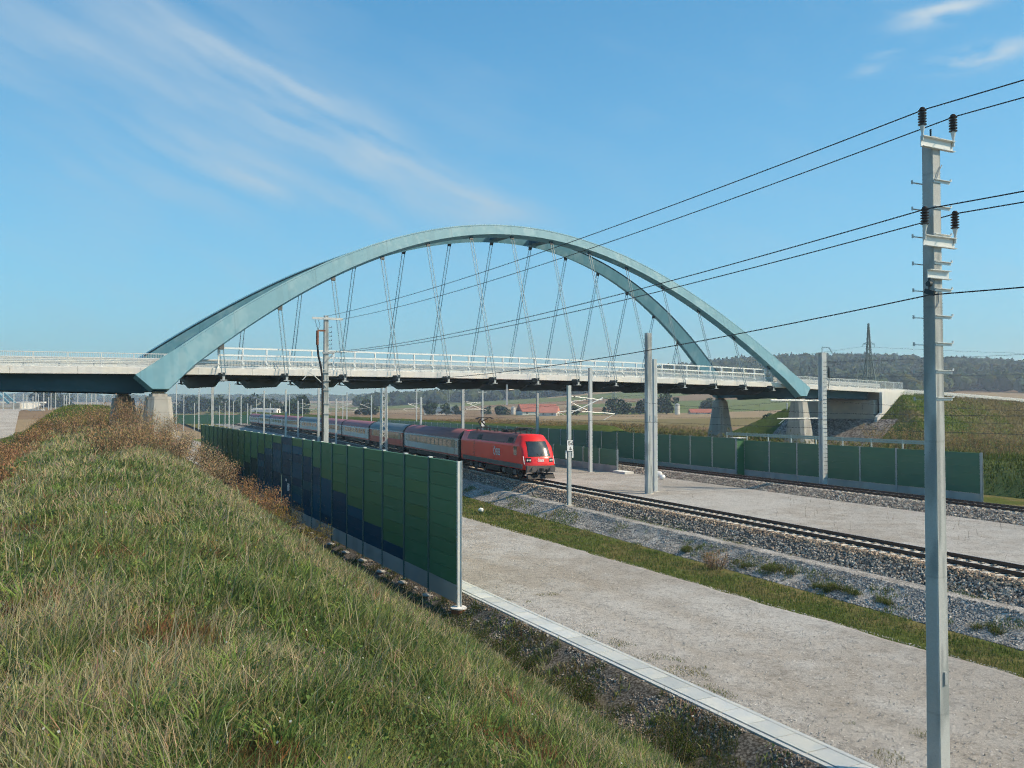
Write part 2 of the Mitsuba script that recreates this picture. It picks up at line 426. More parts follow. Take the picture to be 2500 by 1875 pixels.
def mound_z(t, a):
    t, a = np.asarray(t, float), np.asarray(a, float)
    top = 6.25 - .004 * np.clip(t, 0, 80) + .25 * (nfbm(t, a, .09, 3, 5) - .5) * 2
    top = top + 2.0 * sstep(95, 150, t)
    aR = 1.5 + .045 * np.clip(t, 0, 80); aL = -1.4 - .012 * np.clip(t, 0, 60)
    zr = top - (a - aR) / (A_DITCH - aR) * (top + .75)
    zl = top - (aL - a) / 1.22
    z = np.minimum(np.minimum(zr, zl), top)
    k = .5                                   # rounded crest
    z = -k * np.log(np.exp(-(zr - z) / k) + np.exp(-(zl - z) / k) + np.exp(-(top - z) / k)) + z
    z = z + .22 * (nfbm(t, a, .55, 3, 9) - .5) * np.clip((13.2 - a) / 2, 0, 1)
    bank = -.75 + np.clip((a - A_DITCH - .1) / (A_STRIP0 - .15 - A_DITCH - .1), 0, 1) ** 1.7 * .74
    bank = bank + .26 * (nfbm(t * 1.0, a * .6, 1.1, 3, 4) - .5) * np.clip((14.75 - a) * 2, 0, 1)
    z = np.where(a > A_DITCH, np.maximum(bank, z), z)
    z = np.maximum(z, -.95 + .15 * nfbm(t, a, .8, 2, 2))
    return np.where(a < -8, np.maximum(z, .9), z)


def hill_z(x, y):
    z = 81 * np.exp(-((x - 575) / np.where(x < 575, 390, 500)) ** 2 / 2 - ((y - 1750) / 470) ** 2 / 2)
    z = z + 34 * np.exp(-((x + 1700) / 900) ** 2 / 2 - ((y - 3300) / 500) ** 2 / 2)
    z = z + 22 * np.exp(-((x + 300) / 500) ** 2 / 2 - ((y - 3000) / 600) ** 2 / 2)
    return z


def plain_z(x, y):
    t, a = toR(x, y)
    inside = sstep(-34, -24, a) * (1 - sstep(60, 64, a))
    r = np.hypot(x, y)
    z = .85 + .5 * (nfbm(x, y, .006, 3, 3) - .5) * sstep(100, 300, r)
    z = z * (1 - inside) + inside * -1.6
    z = z + 2.4 * sstep(61, 68, a) * (1 - sstep(74, 83, a)) * (1 - sstep(105, 150, t))      # low dam of the field road
    z = z + 5.2 * sstep(260, 430, r) * sstep(.45, .52, -x / np.maximum(y, 1)) * (y > 0)
    return z + hill_z(x, y) + 7 * sstep(300, 1500, r) * sstep(-.05, .35, x / np.maximum(y, 1)) * (y > 0)


av = np.concatenate([-np.geomspace(3600, 60, 60), np.arange(-50, 0, 6.), np.arange(0, 80, 4.), np.geomspace(80, 3600, 90)])
tv = np.concatenate([-np.geomspace(300, 20, 8), np.arange(-10, 200, 10.), np.geomspace(200, 4300, 130)])
tt, aa = np.meshgrid(tv, av, indexing='ij')
P = R(tt, aa); P[..., 2] = plain_z(P[..., 0], P[..., 1])
single('ground', grid_mesh(P), 'field', 'brown and green farmland stretching out to the wooded hill', kind='structure', smooth=True)

# embankment the viewer stands on, down to the ditch and up to the edge of the duct
av = np.concatenate([np.arange(-30, -5, 1.), np.arange(-5, 12, .3), np.arange(12, 14.9, .15), [14.93]])
tv = np.concatenate([np.arange(-12, 2, .8), np.arange(2, 45, .22), np.arange(45, 120, .8), np.arange(120, 420, 4.)])
tt, aa = np.meshgrid(tv, av, indexing='ij')
single('embankment', grid_mesh(B(tt, aa, mound_z(tt, aa))), 'ditch', 'overgrown grass embankment sloping down to the ditch by the barrier', kind='structure', smooth=True)

# service road with ragged edge
av = np.concatenate([[A_STRIP1], np.arange(16.2, 24.6, .4), np.arange(24.6, 25.9, .1)])
tv = np.concatenate([np.arange(-12, 5, 1.), np.arange(5, 70, .25), np.arange(70, 420, 5.)])
tt, aa = np.meshgrid(tv, av, indexing='ij')
edge = A_ROAD1 + .35 * (nfbm(tt, tt * 0, .35, 3, 1) - .5) * 2
z = .03 * (nfbm(tt, aa, .6, 3, 6) - .5) + .04 * np.exp(-((aa - edge + .4) / .4) ** 2)
z = z - .035 * (np.exp(-((aa - 18.6 - .5 * (nfbm(tt, tt * 0, .08, 2, 3) - .5)) / .32) ** 2) + np.exp(-((aa - 21.1 - .5 * (nfbm(tt, tt * 0, .08, 2, 3) - .5)) / .32) ** 2)) * (.4 + 1.2 * nfbm(tt, aa, .3, 2, 16))
z = z - np.clip(aa - edge, 0, 1) * .75
z = np.where(aa < A_STRIP1 + .01, -.01, z)
single('gravel_road', grid_mesh(B(tt, aa, z)), 'gravel', 'pale gravel service road between the concrete duct and the grass strip', kind='structure', smooth=True)

tvn = np.concatenate([np.arange(-12, 10, 2.), np.arange(10, 100, .3), np.arange(100, 180, 2.), np.arange(180, 720, 12.)])


def strip(name, prof, mat, label, jitter=None, sub=1, smooth=True):
    """sheet along the tracks with cross-section prof [(a, z)]"""
    a0, z0 = np.array(prof, float).T
    s = np.linspace(0, len(a0) - 1, (len(a0) - 1) * sub + 1)
    a, z = np.interp(s, np.arange(len(a0)), a0), np.interp(s, np.arange(len(a0)), z0)
    tt, aa = np.meshgrid(tvn, a, indexing='ij'); zz = np.broadcast_to(z, aa.shape).copy()
    if jitter: aa, zz = jitter(tt, aa, zz)
    single(name, grid_mesh(R(tt, aa, zz)), mat, label, kind='structure', smooth=smooth)


def j_grass(t, a, z): return a, z + .12 * (nfbm(t, a, .5, 3, 8) - .5) * (a < 27.6)
def gully(t): return 1.25 * np.clip(nfbm(t, t * 0, .42, 2, 21) - .34, 0, 1)
def j_bank(t, a, z):
    w = np.clip((29.7 - a) / 1.85, 0, 1); m = w * (1 - w) * 4
    return a + gully(t) * .5 * np.clip(1 - abs(w - .35) * 1.6, 0, 1), z - m * gully(t) * .18 + (.15 * (nfbm(t, a, 1.3, 4, 12) - .5) + .10 * (nfbm(t, a, 4.5, 2, 14) - .5)) * np.clip(w * 6, 0, 1)
def j_ball(t, a, z):
    e = (a > AXN - 2.6) & (a < AXN + 2.8); return a, z + .05 * (nfbm(t, a, 3., 2, 13) - .5) * e


strip('grass_strip', [(16.5, -.6), (20, -.35), (24, -.36), (27.85, -.32)], 'verge', 'grass strip in the hollow between gravel road and ballast bank', j_grass, 8)
strip('gravel_bank', [(27.85, -.32), (29.72, .46), (30.55, .50)], 'bank', 'eroded gravel bank with a flat top below the near track', j_bank, 14)
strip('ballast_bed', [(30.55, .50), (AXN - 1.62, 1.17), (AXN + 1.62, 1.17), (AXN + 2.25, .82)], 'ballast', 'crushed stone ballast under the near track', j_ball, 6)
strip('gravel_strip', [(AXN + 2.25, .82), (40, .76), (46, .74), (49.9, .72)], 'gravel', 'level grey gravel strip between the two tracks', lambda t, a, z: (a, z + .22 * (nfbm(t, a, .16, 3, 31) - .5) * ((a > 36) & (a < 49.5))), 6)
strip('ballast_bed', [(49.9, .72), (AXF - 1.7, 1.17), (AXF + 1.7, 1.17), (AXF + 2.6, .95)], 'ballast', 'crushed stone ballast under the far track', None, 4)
strip('verge', [(AXF + 2.6, .95), (58, .95), (61, 1.0), (66, .75)], 'verge', 'narrow verge behind the right hand noise barrier', None, 2)


def ground_z(x, y):
    """height of whatever ground is on top at (x, y)"""
    tb, ab = toB(x, y); tr_, ar = toR(x, y)
    if ab < A_STRIP0: return float(mound_z(tb, ab)) if tb < 410 and ab > -29 else float(plain_z(x, y))
    if ab < A_ROAD1 and tb < 410: return 0.0
    if ar > 62 or tr_ > 700: return float(plain_z(x, y))
    return float(np.interp(ar, [16.5, 27.85, 29.72, 30.55, AXN - 1.62, AXN + 1.62, AXN + 2.25, 49.9, AXF - 1.7, AXF + 1.7, AXF + 2.6, 62], [-.45, -.32, .46, .5, 1.17, 1.17, .82, .72, 1.17, 1.17, .95, .9]))


# ------------------------------------------------------------------ the road bridge
BO, BYAW, SP = np.array([-26.5, 79.85]), .609, 6.0
BU, BV = np.array([math.cos(BYAW), math.sin(BYAW), 0]), np.array([-math.sin(BYAW), math.cos(BYAW), 0])
ZB, KI, WB = EYE + 2.77, .299, 15.05        # anchor level, inward lean of the ribs, distance between the rib feet


def crest(u): t = (np.asarray(u, float) - 39) / 39; return -.07 * t - .239 * t * t


def BR(u, v, z):
    u, v, z = np.broadcast_arrays(np.asarray(u, float), v, z)
    return np.stack([BO[0] + u * BU[0] + v * BV[0], BO[1] + u * BU[1] + v * BV[1], z], -1)


def intrados(u): t = (np.asarray(u, float) - 39) / 39; return 17.93 - 15.65 * t * t + .62 * t ** 4


bridge = thing('road_bridge', 'pale blue tied arch road bridge with concrete piers crossing over the railway', 'bridge')
CS = math.sqrt(1 + KI * KI)


def rib_fn(far):
    sg = -1 if far else 1
    nv, nz = sg * 1 / CS, -KI / CS           # normal of the leaning rib plane

    def fn(p, o):
        h = p[:, 1] / CS
        v = (WB if far else 0) + sg * KI * h
        return BR(p[:, 0], v + nv * o, ZB + h + nz * o)
    return fn


us = np.linspace(-2.6, 80.6, 75)
lo = np.column_stack([us, intrados(us) * CS])
dt = np.gradient(lo, axis=0); dt /= np.linalg.norm(dt, axis=1, keepdims=True)
dep = 1.22 + .95 * np.abs((us - 39) / 44) ** 2
hi = lo + np.column_stack([-dt[:, 1], dt[:, 0]]) * dep[:, None]
ends = lambda s: [[39 + s * 44.0, -1.42], [39 + s * 45.4, -1.42], [39 + s * 46.7, -.15]]
el, er = ends(-1), ends(1)
outline = np.vstack([lo, er, hi[::-1], el[::-1]])
for far in (False, True):
    part(bridge, 'arch_rib', prism(outline, rib_fn(far), 1.0), 'arch_paint',
         label='shaded far arch rib leaning towards the near one' if far else 'sunlit near arch rib leaning inwards over the deck')
# cover strip on the upper edge of each rib
for far in (False, True):
    b = MB(); q = outline[len(lo) + 3:len(lo) + 3 + len(hi)]
    for i in range(0, len(q) - 1):
        P0, P1 = rib_fn(far)(q[i:i + 2], 0.0); b.bar(P0, P1, 1.06, .05, up=UP)
    part(bridge, 'edge_strip', b, 'steel_blue')

# cross members between the ribs at the crown
for n in (6, 7):
    u = n * SP; h = float(intrados(u)); z = ZB + h + .62
    b = MB(); b.bar(BR(u, KI * h + .3, z), BR(u, WB - KI * h - .3, z), 1.35, 1.0, up=UP)
    part(bridge, 'cross_brace', b, 'steel_blue')

# hangers: a pair of rods, head and foot brackets
for far in (False, True):
    for n in range(14):
        u = n * SP; h = float(intrados(u)); sg = -1 if far else 1; v0 = WB if far else 0
        top = BR(u, v0 + sg * KI * h, ZB + h + .05); foot = BR(u, v0, ZB + float(crest(u)) + .45)
        b = MB()
        for s in (-.17, .17):
            b.tube([top + BU * s, foot + BU * s], .042, 6)
        k = part(bridge, 'hanger', b, 'rod', smooth=40)
        c = MB(); w = unit(foot - top)
        c.bar(top - w * .2, top + w * .45, .55, .14, up=BV, w2=.42, h2=.12)
        part(k, 'head_bracket', c, 'steel_dark')
        c = MB()
        c.bar(foot + UP * .12, foot - UP * .62, .08, .22, up=BU)
        c.bar(foot + UP * .0 - BU * .22, foot + BU * .22, .12, .10)
        c.bar(foot - UP * .62 - BU * .3, foot - UP * .62 + BU * .3, .22, .08)
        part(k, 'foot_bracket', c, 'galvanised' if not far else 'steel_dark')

# deck: slab, edge beams of cast segments, cross beams below, longitudinal girders of the approach spans
U0, U1, V0, V1 = -52.0, 113.0, 1.0, 14.05
ug = np.arange(U0, U1 + .1, 3.0)


def deckz(u): return ZB + crest(u) + .98      # top of edge beam
def sweep(ug, prof):
    """prof: closed ring [(v, dz)] relative to the deck level"""
    return [BR(u, [p[0] for p in prof], deckz(u) + np.array([p[1] for p in prof])) for u in ug]


b = MB(); b.loft(sweep(ug, [(1.25, -.42), (1.25, -.15), (13.8, -.15), (13.8, -.42)]))
part(bridge, 'deck_slab', fixn(b), 'concrete')
b = MB(); b.loft(sweep(ug, [(2.9, -.149), (2.9, -.10), (12.1, -.10), (12.1, -.149)]))
part(bridge, 'carriageway', fixn(b), 'roof_dark')
for k, (va, vb) in enumerate(((V0, 2.1), (12.95, V1))):
    edges = np.arange(U0, U1 + .01, 5.0)
    for ua, ub in zip(edges[:-1], edges[1:]):
        s = np.linspace(ua + .012, ub - .012, 3)
        b = MB(); b.loft(sweep(s, [(va, -.62), (va, -.03), (va + .03, 0), (vb - .03, 0), (vb, -.03), (vb, -.62)]))
        part(bridge, 'edge_beam', fixn(b), 'concrete_white' if k == 0 else 'concrete')
for n in range(14):
    u = n * SP; z = float(deckz(u)) - .45
    b = MB()
    ring = lambda v, d, w: [BR(u - w, v, z), BR(u + w, v, z), BR(u + w, v, z - d), BR(u - w, v, z - d)]
    b.loft([ring(-.1, .32, .10), ring(1.2, .45, .2), ring(3.4, 1.25, .2), ring(WB - 3.4, 1.25, .2), ring(WB - 1.2, .5, .2), ring(WB + .1, .32, .1)])
    for v in (2.2, WB - 2.2): b.bar(BR(u, v - 1.6, z - .80), BR(u, v + 1.6, z - .62 if v < 5 else z - .8), .5, .05)
    part(bridge, 'cross_beam', fixn(b), 'steel_dark')
for v in (4.2, WB - 4.2):
    b = MB(); s = np.linspace(0, 78, 27)
    b.loft([BR(u, [v - .3, v + .3, v + .3, v - .3], float(deckz(u)) + np.array([-.43, -.43, -.95, -.95])) for u in s])
    part(bridge, 'deck_girder', fixn(b), 'steel_dark')
for side, (ua, ub) in enumerate(((U0, -6.2), (84.2, 105.5))):
    for v in (3.7, WB - 3.7):
        s = np.linspace(ua, ub, 10)
        w = np.linspace(0, 1, 10) if side == 0 else np.linspace(1, 0, 10)
        b = MB(); b.loft([BR(u, [v - .9, v + .9, v + .6, v - .6], float(deckz(u)) + np.array([-.43, -.43, -1.75 - .55 * q ** 3, -1.75 - .55 * q ** 3])) for u, q in zip(s, w)])
        part(bridge, 'approach_girder', fixn(b), 'steel_blue')
for s, u in ((-1, -5.7), (1, 83.7)):
    b = MB(); z = ZB - 1.38
    rg = lambda v, top, wd: [BR(u - wd, v, z), BR(u + wd, v, z), BR(u + wd * .6, v, z + top), BR(u - wd * .6, v, z + top)]
    b.loft([rg(-.2, 1.2, .55), rg(1.5, 1.6, .75), rg(4, 1.9, .9), rg(WB - 4, 1.9, .9), rg(WB - 1.5, 1.6, .75), rg(WB + .2, 1.2, .55)])
    part(bridge, 'end_cross_beam', fixn(b), 'steel_blue')

# piers: splayed chamfered concrete shafts with a cap block and a bearing
for u in (-5.7, 83.7):
    for v in (0, WB):
        c = BR(u, v, 0); gz = min(ground_z(c[0], c[1]), .9) - .6; zt = ZB - 1.42 - .48
        def octo(w, l, ch, z): return [c * [1, 1, 0] + BU * x + BV * y + UP * z for x, y in ((-w + ch, -l), (w - ch, -l), (w, -l + ch), (w, l - ch), (w - ch, l), (-w + ch, l), (-w, l - ch), (-w, -l + ch))]
        hh = zt - gz
        b = MB(); b.loft([octo(.95 + .17 * hh * .5, 1.02 + .26 * hh * .5, .42, gz), octo(.95, 1.02, .42, zt)])
        k = part(bridge, 'pier', fixn(b), 'pier_concrete', label='splayed concrete pier under the %s foot of the %s rib' % (('left' if u < 0 else 'right'), ('near' if v == 0 else 'far')))
        b = MB(); b.frame_box(c * [1, 1, 0], BU, BV, UP, (-.62, -.7, zt - .02), (.62, .7, zt + .26)); part(k, 'cap_block', b, 'concrete')
        b = MB(); b.frame_box(c * [1, 1, 0], BU, BV, UP, (-.5, -.5, zt + .26), (.5, .5, zt + .36)); b.frame_box(c * [1, 1, 0], BU, BV, UP, (-.6, -.6, zt + .42), (.6, .6, zt + .49)); part(k, 'bearing_plate', b, 'steel_dark')
        b = MB(); b.frame_box(c * [1, 1, 0], BU, BV, UP, (-.42, -.45, zt + .36), (.42, .45, zt + .42)); part(k, 'bearing', b, 'yellow')

# railings: posts, rails, balusters; a higher white frame between the arches
def rail_run(ua, ub, step, v, tall, mat):
    rl = part(bridge, 'railing', railing_rails(ua, ub, v, tall), mat)
    n = max(1, int(round((ub - ua) / step))); us = np.linspace(ua, ub, n + 1)
    for u in us:
        z = float(deckz(u)); b = MB()
        b.bar(BR(u, v, z - .03), BR(u, v, z + 1.2), .07, .09, up=BU)
        if tall: b.bar(BR(u, v, z + 1.24), BR(u, v, z + 1.84), .20, .13, up=BU)
        b.bar(BR(u - .11, v, z + .03), BR(u + .11, v, z + .03), .16, .05)
        if tall: b.bar(BR(u, v - .05, z + .45), BR(u, v - .16, z + .45), .16, .16)
        part(rl, 'post', b, mat)
    b = MB(); zz = deckz
    for u in np.arange(ua + .07, ub, .142):
        if min(abs(us - u)) > .06: z = float(zz(u)); b.bar(BR(u, v, z + .14), BR(u, v, z + 1.16), .02, .025, up=BU)
    part(rl, 'balusters', b, mat, kind='stuff', label='close row of upright railing bars')


def railing_rails(ua, ub, v, tall):
    b = MB(); s = np.linspace(ua, ub, max(2, int((ub - ua) / 2.5)))
    for h, w in ((1.19, .075), (.12, .05)) + (((1.22, .16), (1.88, .15)) if tall else ()):
        p = [BR(u, v, float(deckz(u)) + h) for u in s]
        for p0, p1 in zip(p[:-1], p[1:]): b.bar(p0, p1, w, w)
    return b


rail_run(U0 + .2, -2.3, 2.6, 1.22, False, 'galv_light')
rail_run(-.15, 77.6, 2.3, 1.22, True, 'white_paint')
rail_run(80.5, U1 - .3, 2.5, 1.22, False, 'galv_light')
rail_run(U0 + .2, 112, 2.6, 13.85, False, 'galvanised')


def w_beam(ua, ub, v, zf, name, parent, step, mat='galv_light', two_=True):
    """crash barrier: profiled rail as a child with its posts"""
    s = np.linspace(ua, ub, max(2, int((ub - ua) / 3))); b = MB()
    for base in ((.42, .72) if two_ else (.55,)):
        prof = [(-.04, 0), (.03, .04), (.03, .11), (-.04, .155), (.03, .20), (.03, .27), (-.04, .31), (-.06, .31), (-.06, 0)]
        b.loft([BR(u, [v + p[0] * -1 for p in prof], float(zf(u)) + base * .98 + np.array([p[1] * .85 for p in prof])) for u in s])
    g = part(parent, name, fixn(b), mat)
    for u in np.arange(ua + .5, ub, step):
        b = MB(); b.bar(BR(u, v + .13, float(zf(u)) - .4), BR(u, v + .13, float(zf(u)) + .95), .1, .12, up=BU); part(g, 'post', b, 'galvanised')
    return g


w_beam(U0 + .5, 108, 2.35, lambda u: deckz(u) - .1, 'crash_barrier', bridge, 2.7)
w_beam(U0 + .5, 108, 12.7, lambda u: deckz(u) - .1, 'crash_barrier', bridge, 2.7)

# abutment with wing wall on the right
zt = float(deckz(105)) - .62
b = MB(); b.frame_box(BR(104.6, 0, 0), BU, BV, UP, (0, 1.3, 5.8), (1.2, 13.8, zt - 1.3)); b.frame_box(BR(106.6, 0, 0), BU, BV, UP, (0, 1.32, 5.8), (1.0, 13.78, zt - .02))
part(bridge, 'abutment', b, 'concrete')
wing = np.array([[105.2, zt], [114.5, zt - .12], [114.5, zt - 1.4], [106.6, zt - 5.4], [103.6, zt - 5.4], [103.9, zt - 4.0], [105.2, zt - 3.3]])
part(bridge, 'wing_wall', prism(wing, lambda p, o: BR(p[:, 0], .45 + o, p[:, 1]), .5), 'concrete_white', label='white concrete wing wall at the right end')

# the road embankment beyond the abutment, with stone pitching under the bridge
def ramp_top(u): return deckz(np.minimum(u, 113)) - .75 - .026 * np.maximum(u - 113, 0) - .00016 * np.maximum(u - 113, 0) ** 2
def ramp_z(u, v):
    top = ramp_top(u)
    s = np.minimum((v - .2) / 1.5, (17.0 - v) / 1.55)
    e = np.where(v > .6, 0, 0) + (u - 104.4) / 1.5
    zz = np.minimum(top + np.minimum(s, 0), np.where(u < 112, top - 4.4 + e, top))
    return np.maximum(zz + .35 * (nfbm(u, v, .16, 3, 41) - .5) * (zz < top - .4), .3)


uv_, vv_ = np.meshgrid(np.concatenate([np.arange(88, 125, .8), np.arange(125, 420, 5.)]), np.arange(-24, 42, .8), indexing='ij')
P = BR(uv_, vv_, 0.0); P[..., 2] = ramp_z(uv_, vv_)
single('road_embankment', grid_mesh(P), 'shoulder', 'grassy road embankment carrying the approach at the right end of the bridge', kind='structure', smooth=True)
uv_, vv_ = np.meshgrid(np.arange(92.5, 104.7, .35), np.arange(-3.0, 18, .35), indexing='ij')
P = BR(uv_, vv_, 0.0); P[..., 2] = ramp_z(uv_, vv_) + .10 + .14 * nfbm(uv_, vv_, 2.2, 2, 5)
single('stone_slope', grid_mesh(P), 'riprap', 'bank of rough stone pitching under the right end of the bridge', kind='structure', smooth=False)
g = single('crash_barrier', MB().bar(BR(112.5, 2.3, float(ramp_top(112.5)) + .6), BR(112.6, 2.3, float(ramp_top(112.6)) + .6), .05, .3), 'galv_light', 'steel crash barrier running down the road embankment at the right', 'crash barrier')
w_beam(112.4, 330, 2.35, lambda u: ramp_top(u), 'rail', g, 2.0)

# ------------------------------------------------------------------ tracks
def track(ax, label, n_single, t0, t1):
    k = thing('railway_track', label, 'railway track')
    for s in (-1, 1):
        a = ax + s * .7525
        prof = [(-.068, 1.235), (-.068, 1.248), (-.014, 1.268), (-.012, 1.355), (-.034, 1.368), (-.034, 1.40), (.034, 1.40), (.034, 1.368), (.012, 1.355), (.014, 1.268), (.068, 1.248), (.068, 1.235)]
        b = MB(); b.loft([R(t, [a + p[0] for p in prof], [p[1] for p in prof]) for t in np.linspace(t0, t1, 60)])
        r = part(k, 'rail', fixn(b), 'rail')
        c = MB(); c.loft([R(t, [a - .026, a + .026, a + .026, a - .026], [1.402, 1.402, 1.406, 1.406]) for t in np.linspace(t0, t1, 60)]); part(r, 'running_surface', c, 'rail_top')
        c = MB()
        for t in np.arange(t0, min(t1, 130), .6):
            for q in (-.11, .11): c.frame_box(R(t, a + q, 1.222), DR, NR, UP, (-.07, -.05, 0), (.07, .05, .035))
        part(r, 'fastenings', c, 'black', kind='stuff', label='rail fastenings on the sleepers')
    rest = MB(); ts = np.arange(t0, t1, .6)
    vis = [t for t in ts if t > n_single[0]][:n_single[1]]; vs = set(np.round(vis, 3))
    def slp(b, t):
        b.loft([R(t, ax, 0) + NR * y + np.array([DR * x + UP * z for x, z in ((-.15, 1.02), (-.13, 1.215), (-.11, 1.23), (.11, 1.23), (.13, 1.215), (.15, 1.02))]) - (UP * dz) for y, dz in ((-1.3, .03), (-.55, .0), (-.25, .03), (.25, .03), (.55, .0), (1.3, .03))]); return b
    for t in ts:
        if round(float(t), 3) in vs: part(k, 'sleeper', fixn(slp(MB(), t)), 'sleeper')
        else: slp(rest, t)
    part(k, 'sleepers', fixn(rest), 'sleeper', kind='stuff', label='the more distant sleepers of the track')
    return k


track(AXN, 'near railway track with pale sleepers that the train stands on', (20, 110), -12, 420)
track(AXF, 'far railway track along the right hand noise barrier', (20, 40), -12, 420)

# ------------------------------------------------------------------ near noise barrier
AB, HB = 14.2, 5.72
bx = np.array([1122, 1050.7, 991, 938, 891, 851, 814.5, 786.5, 765.7, 742, 716, 690.6, 668, 649, 632, 614.7, 599, 584, 569.5, 557, 545, 534, 523, 512.5, 503, 493.6])
ratio = (bx - 1250) / F
bt = AB * (math.cos(THB) - ratio * math.sin(THB)) / (math.sin(THB) + ratio * math.cos(THB))   # bay limits along the barrier
TINT = {'green': (.070, .195, .105), 'mid': (.078, .195, .092), 'olive': (.082, .192, .086), 'brown': (.088, .155, .076), 'blue': (.004, .095, .165), 'navy': (.003, .064, .118), 'slate': (.012, .108, .140), 'ink': (.010, .056, .066)}
VAR = {}
for nm, c in TINT.items():
    for v in range(3):
        f = .94 + .06 * v
        MATS[f'panel_{nm}_{v}'] = pr(tuple(x * f for x in c), .45, spec=.3); scene[f'mat_panel_{nm}_{v}'] = MATS[f'panel_{nm}_{v}']
nb = thing('noise_barrier', 'tall green noise barrier with a stepped blue pattern beside the gravel road', 'noise barrier')
panel_cache = {}


def panel_mesh(L, h):
    """ribbed cassette, x along, z up, y outwards"""
    key = (round(L, 2), round(h, 3))
    if key not in panel_cache:
        b = MB(); e = .006
        b.box((0, -.05, e), (L, .05, h - e))
        for q in (0.2, .4, .6, .8): b.box((0, -.056, h * q - .012), (L, .056, h * q + .012))
        b.box((0, -.062, h - .03), (L, .062, h - e))
        panel_cache[key] = fixn(b)
    return panel_cache[key]


def placed(mesh, o, ax, ay):
    M = np.eye(4); M[:3, 0], M[:3, 1], M[:3, 2], M[:3, 3] = ax, ay, np.cross(ax, ay), o
    return M


ROWS, CB = 9, .62
rh = (HB - CB) / ROWS
pat = {2: 8, 3: 7, 4: 6, 5: 5, 6: 4, 7: 3, 8: 2, 9: 1, 10: 0, 11: 1, 12: 2, 13: 3, 14: 4, 15: 5, 16: 6, 17: 7, 18: 8}
plys = {}
for i in range(25):
    t0, t1 = bt[i] + .065, bt[i + 1] - .065; L = round(t1 - t0, 2)
    o = B(t0, AB, 0)
    if i != 10:
        b = MB(); b.frame_box(o, DB, NB, UP, (0, -.07, -.12), (L, .07, CB - .01)); part(nb, 'base_panel', b, 'base_panel')
    r0 = pat.get(i, 9 if i < 2 else 9)
    for r in range(ROWS):                # r = 0 on top
        if i == 10 and r >= 5: continue
        zb = CB + (ROWS - 1 - r) * rh
        rr = random.random()
        if r >= r0:
            c = 'navy' if rr < .55 else 'blue'
            if r in (5, 6) and 8 <= i <= 13: c = 'slate' if rr < .35 else 'navy'
            if i > 13: c = 'ink' if rr < .75 else 'navy'
        elif i >= 17 and r >= 5: c = 'brown' if rr < .5 else 'olive'
        elif i >= 9: c = 'olive' if rr < .3 else ('mid' if rr < .75 else 'green')
        elif r0 - r <= 2 and r > 3 and i > 1: c = 'olive' if rr < .6 else 'mid'
        else: c = 'green' if rr < .7 else ('mid' if rr < .9 else 'olive')
        key = (L, c, random.randrange(3))
        if key not in plys: plys[key] = mikit.ply(panel_mesh(L, rh), f'mat_panel_{c}_{key[2]}')
        k = nextkey(f'{nb}__panel')
        scene[k] = {**plys[key], 'to_world': T4(placed(None, o + UP * zb, DB, -NB).tolist())}
    if i == 10:
        b = MB(); b.frame_box(o, DB, NB, UP, (.04, -.05, .02), (L - .04, .03, CB + 4 * rh - .02)); dk = part(nb, 'door', b, 'panel_navy_1', label='dark blue door under the tip of the blue pattern')
        b = MB(); b.frame_box(o, DB, NB, UP, (L * .22, -.06, 1.75), (L * .42, -.052, 2.3)); part(dk, 'notice', b, 'white')
        b = MB(); b.frame_box(o, DB, NB, UP, (L * .48, -.06, 2.42), (L * .60, -.052, 2.60)); part(dk, 'round_plate', b, 'white')
        b = MB(); b.frame_box(o, DB, NB, UP, (L * .3, -.11, 1.22), (L * .46, -.06, 1.28)); part(dk, 'handle', b, 'galvanised')
for i, t in enumerate(bt):
    b = MB(); o = B(t, AB, 0)
    b.frame_box(o, DB, NB, UP, (-.055, -.10, -.25), (.055, -.085, HB + .04)); b.frame_box(o, DB, NB, UP, (-.055, .085, -.25), (.055, .10, HB + .04)); b.frame_box(o, DB, NB, UP, (-.006, -.085, -.25), (.006, .085, HB + .03))
    part(nb, 'post', b, 'barrier_post' if i else 'galv_light', label=None if i else 'bright steel end post of the barrier')
    zc = -.3 if i == 0 else float(mound_z(t, AB)) - .045
    b = MB(); b.lathe(o + UP * (zc - 1.0), [(.30, 0), (.34, 1.0)], 16); pk = part(nb, 'foundation', b, 'rust', smooth=40)
    b = MB(); b.lathe(o + UP * zc, [(.36, 0), (.36, .05), (.12, .06)], 20); part(pk, 'cap', b, 'concrete_white' if i == 0 else 'concrete', smooth=40)
    if i > 0:
        b = MB(); b.frame_box(o, DB, NB, UP, (-.11, -.085, HB + .0), (.11, .085, HB + .06)); part(nb, 'post_cap', b, 'galv_light')

# ------------------------------------------------------------------ the two barriers beyond
def simple_barrier(key, a, t_edges, z0, h, cb, col, rows):
    rh = (h - cb) / rows
    for t0, t1 in zip(t_edges[:-1], t_edges[1:]):
        L = round(t1 - t0 - .16, 2); o = R(t0 + .08, a, 0)
        b = MB(); b.frame_box(o, DR, NR, UP, (0, -.06, z0 - .3), (L, .06, z0 + cb - .01)); part(key, 'base_panel', b, 'base_panel')
        for r in range(rows):
            kk = (L, col, 'r', rows)
            if kk not in plys: plys[kk] = mikit.ply(panel_mesh(L, rh), 'mat_' + col)
            k = nextkey(f'{key}__panel'); scene[k] = {**plys[kk], 'to_world': T4(placed(None, o + UP * (z0 + cb + r * rh), DR, -NR).tolist())}
    for t in t_edges:
        b = MB(); o = R(t, a, 0)
        b.frame_box(o, DR, NR, UP, (-.07, -.09, z0 - .4), (.07, -.075, z0 + h + .04)); b.frame_box(o, DR, NR, UP, (-.07, .075, z0 - .4), (.07, .09, z0 + h + .04)); b.frame_box(o, DR, NR, UP, (-.006, -.075, z0 - .4), (.006, .075, z0 + h + .03))
        part(key, 'post', b, 'barrier_post_grey')



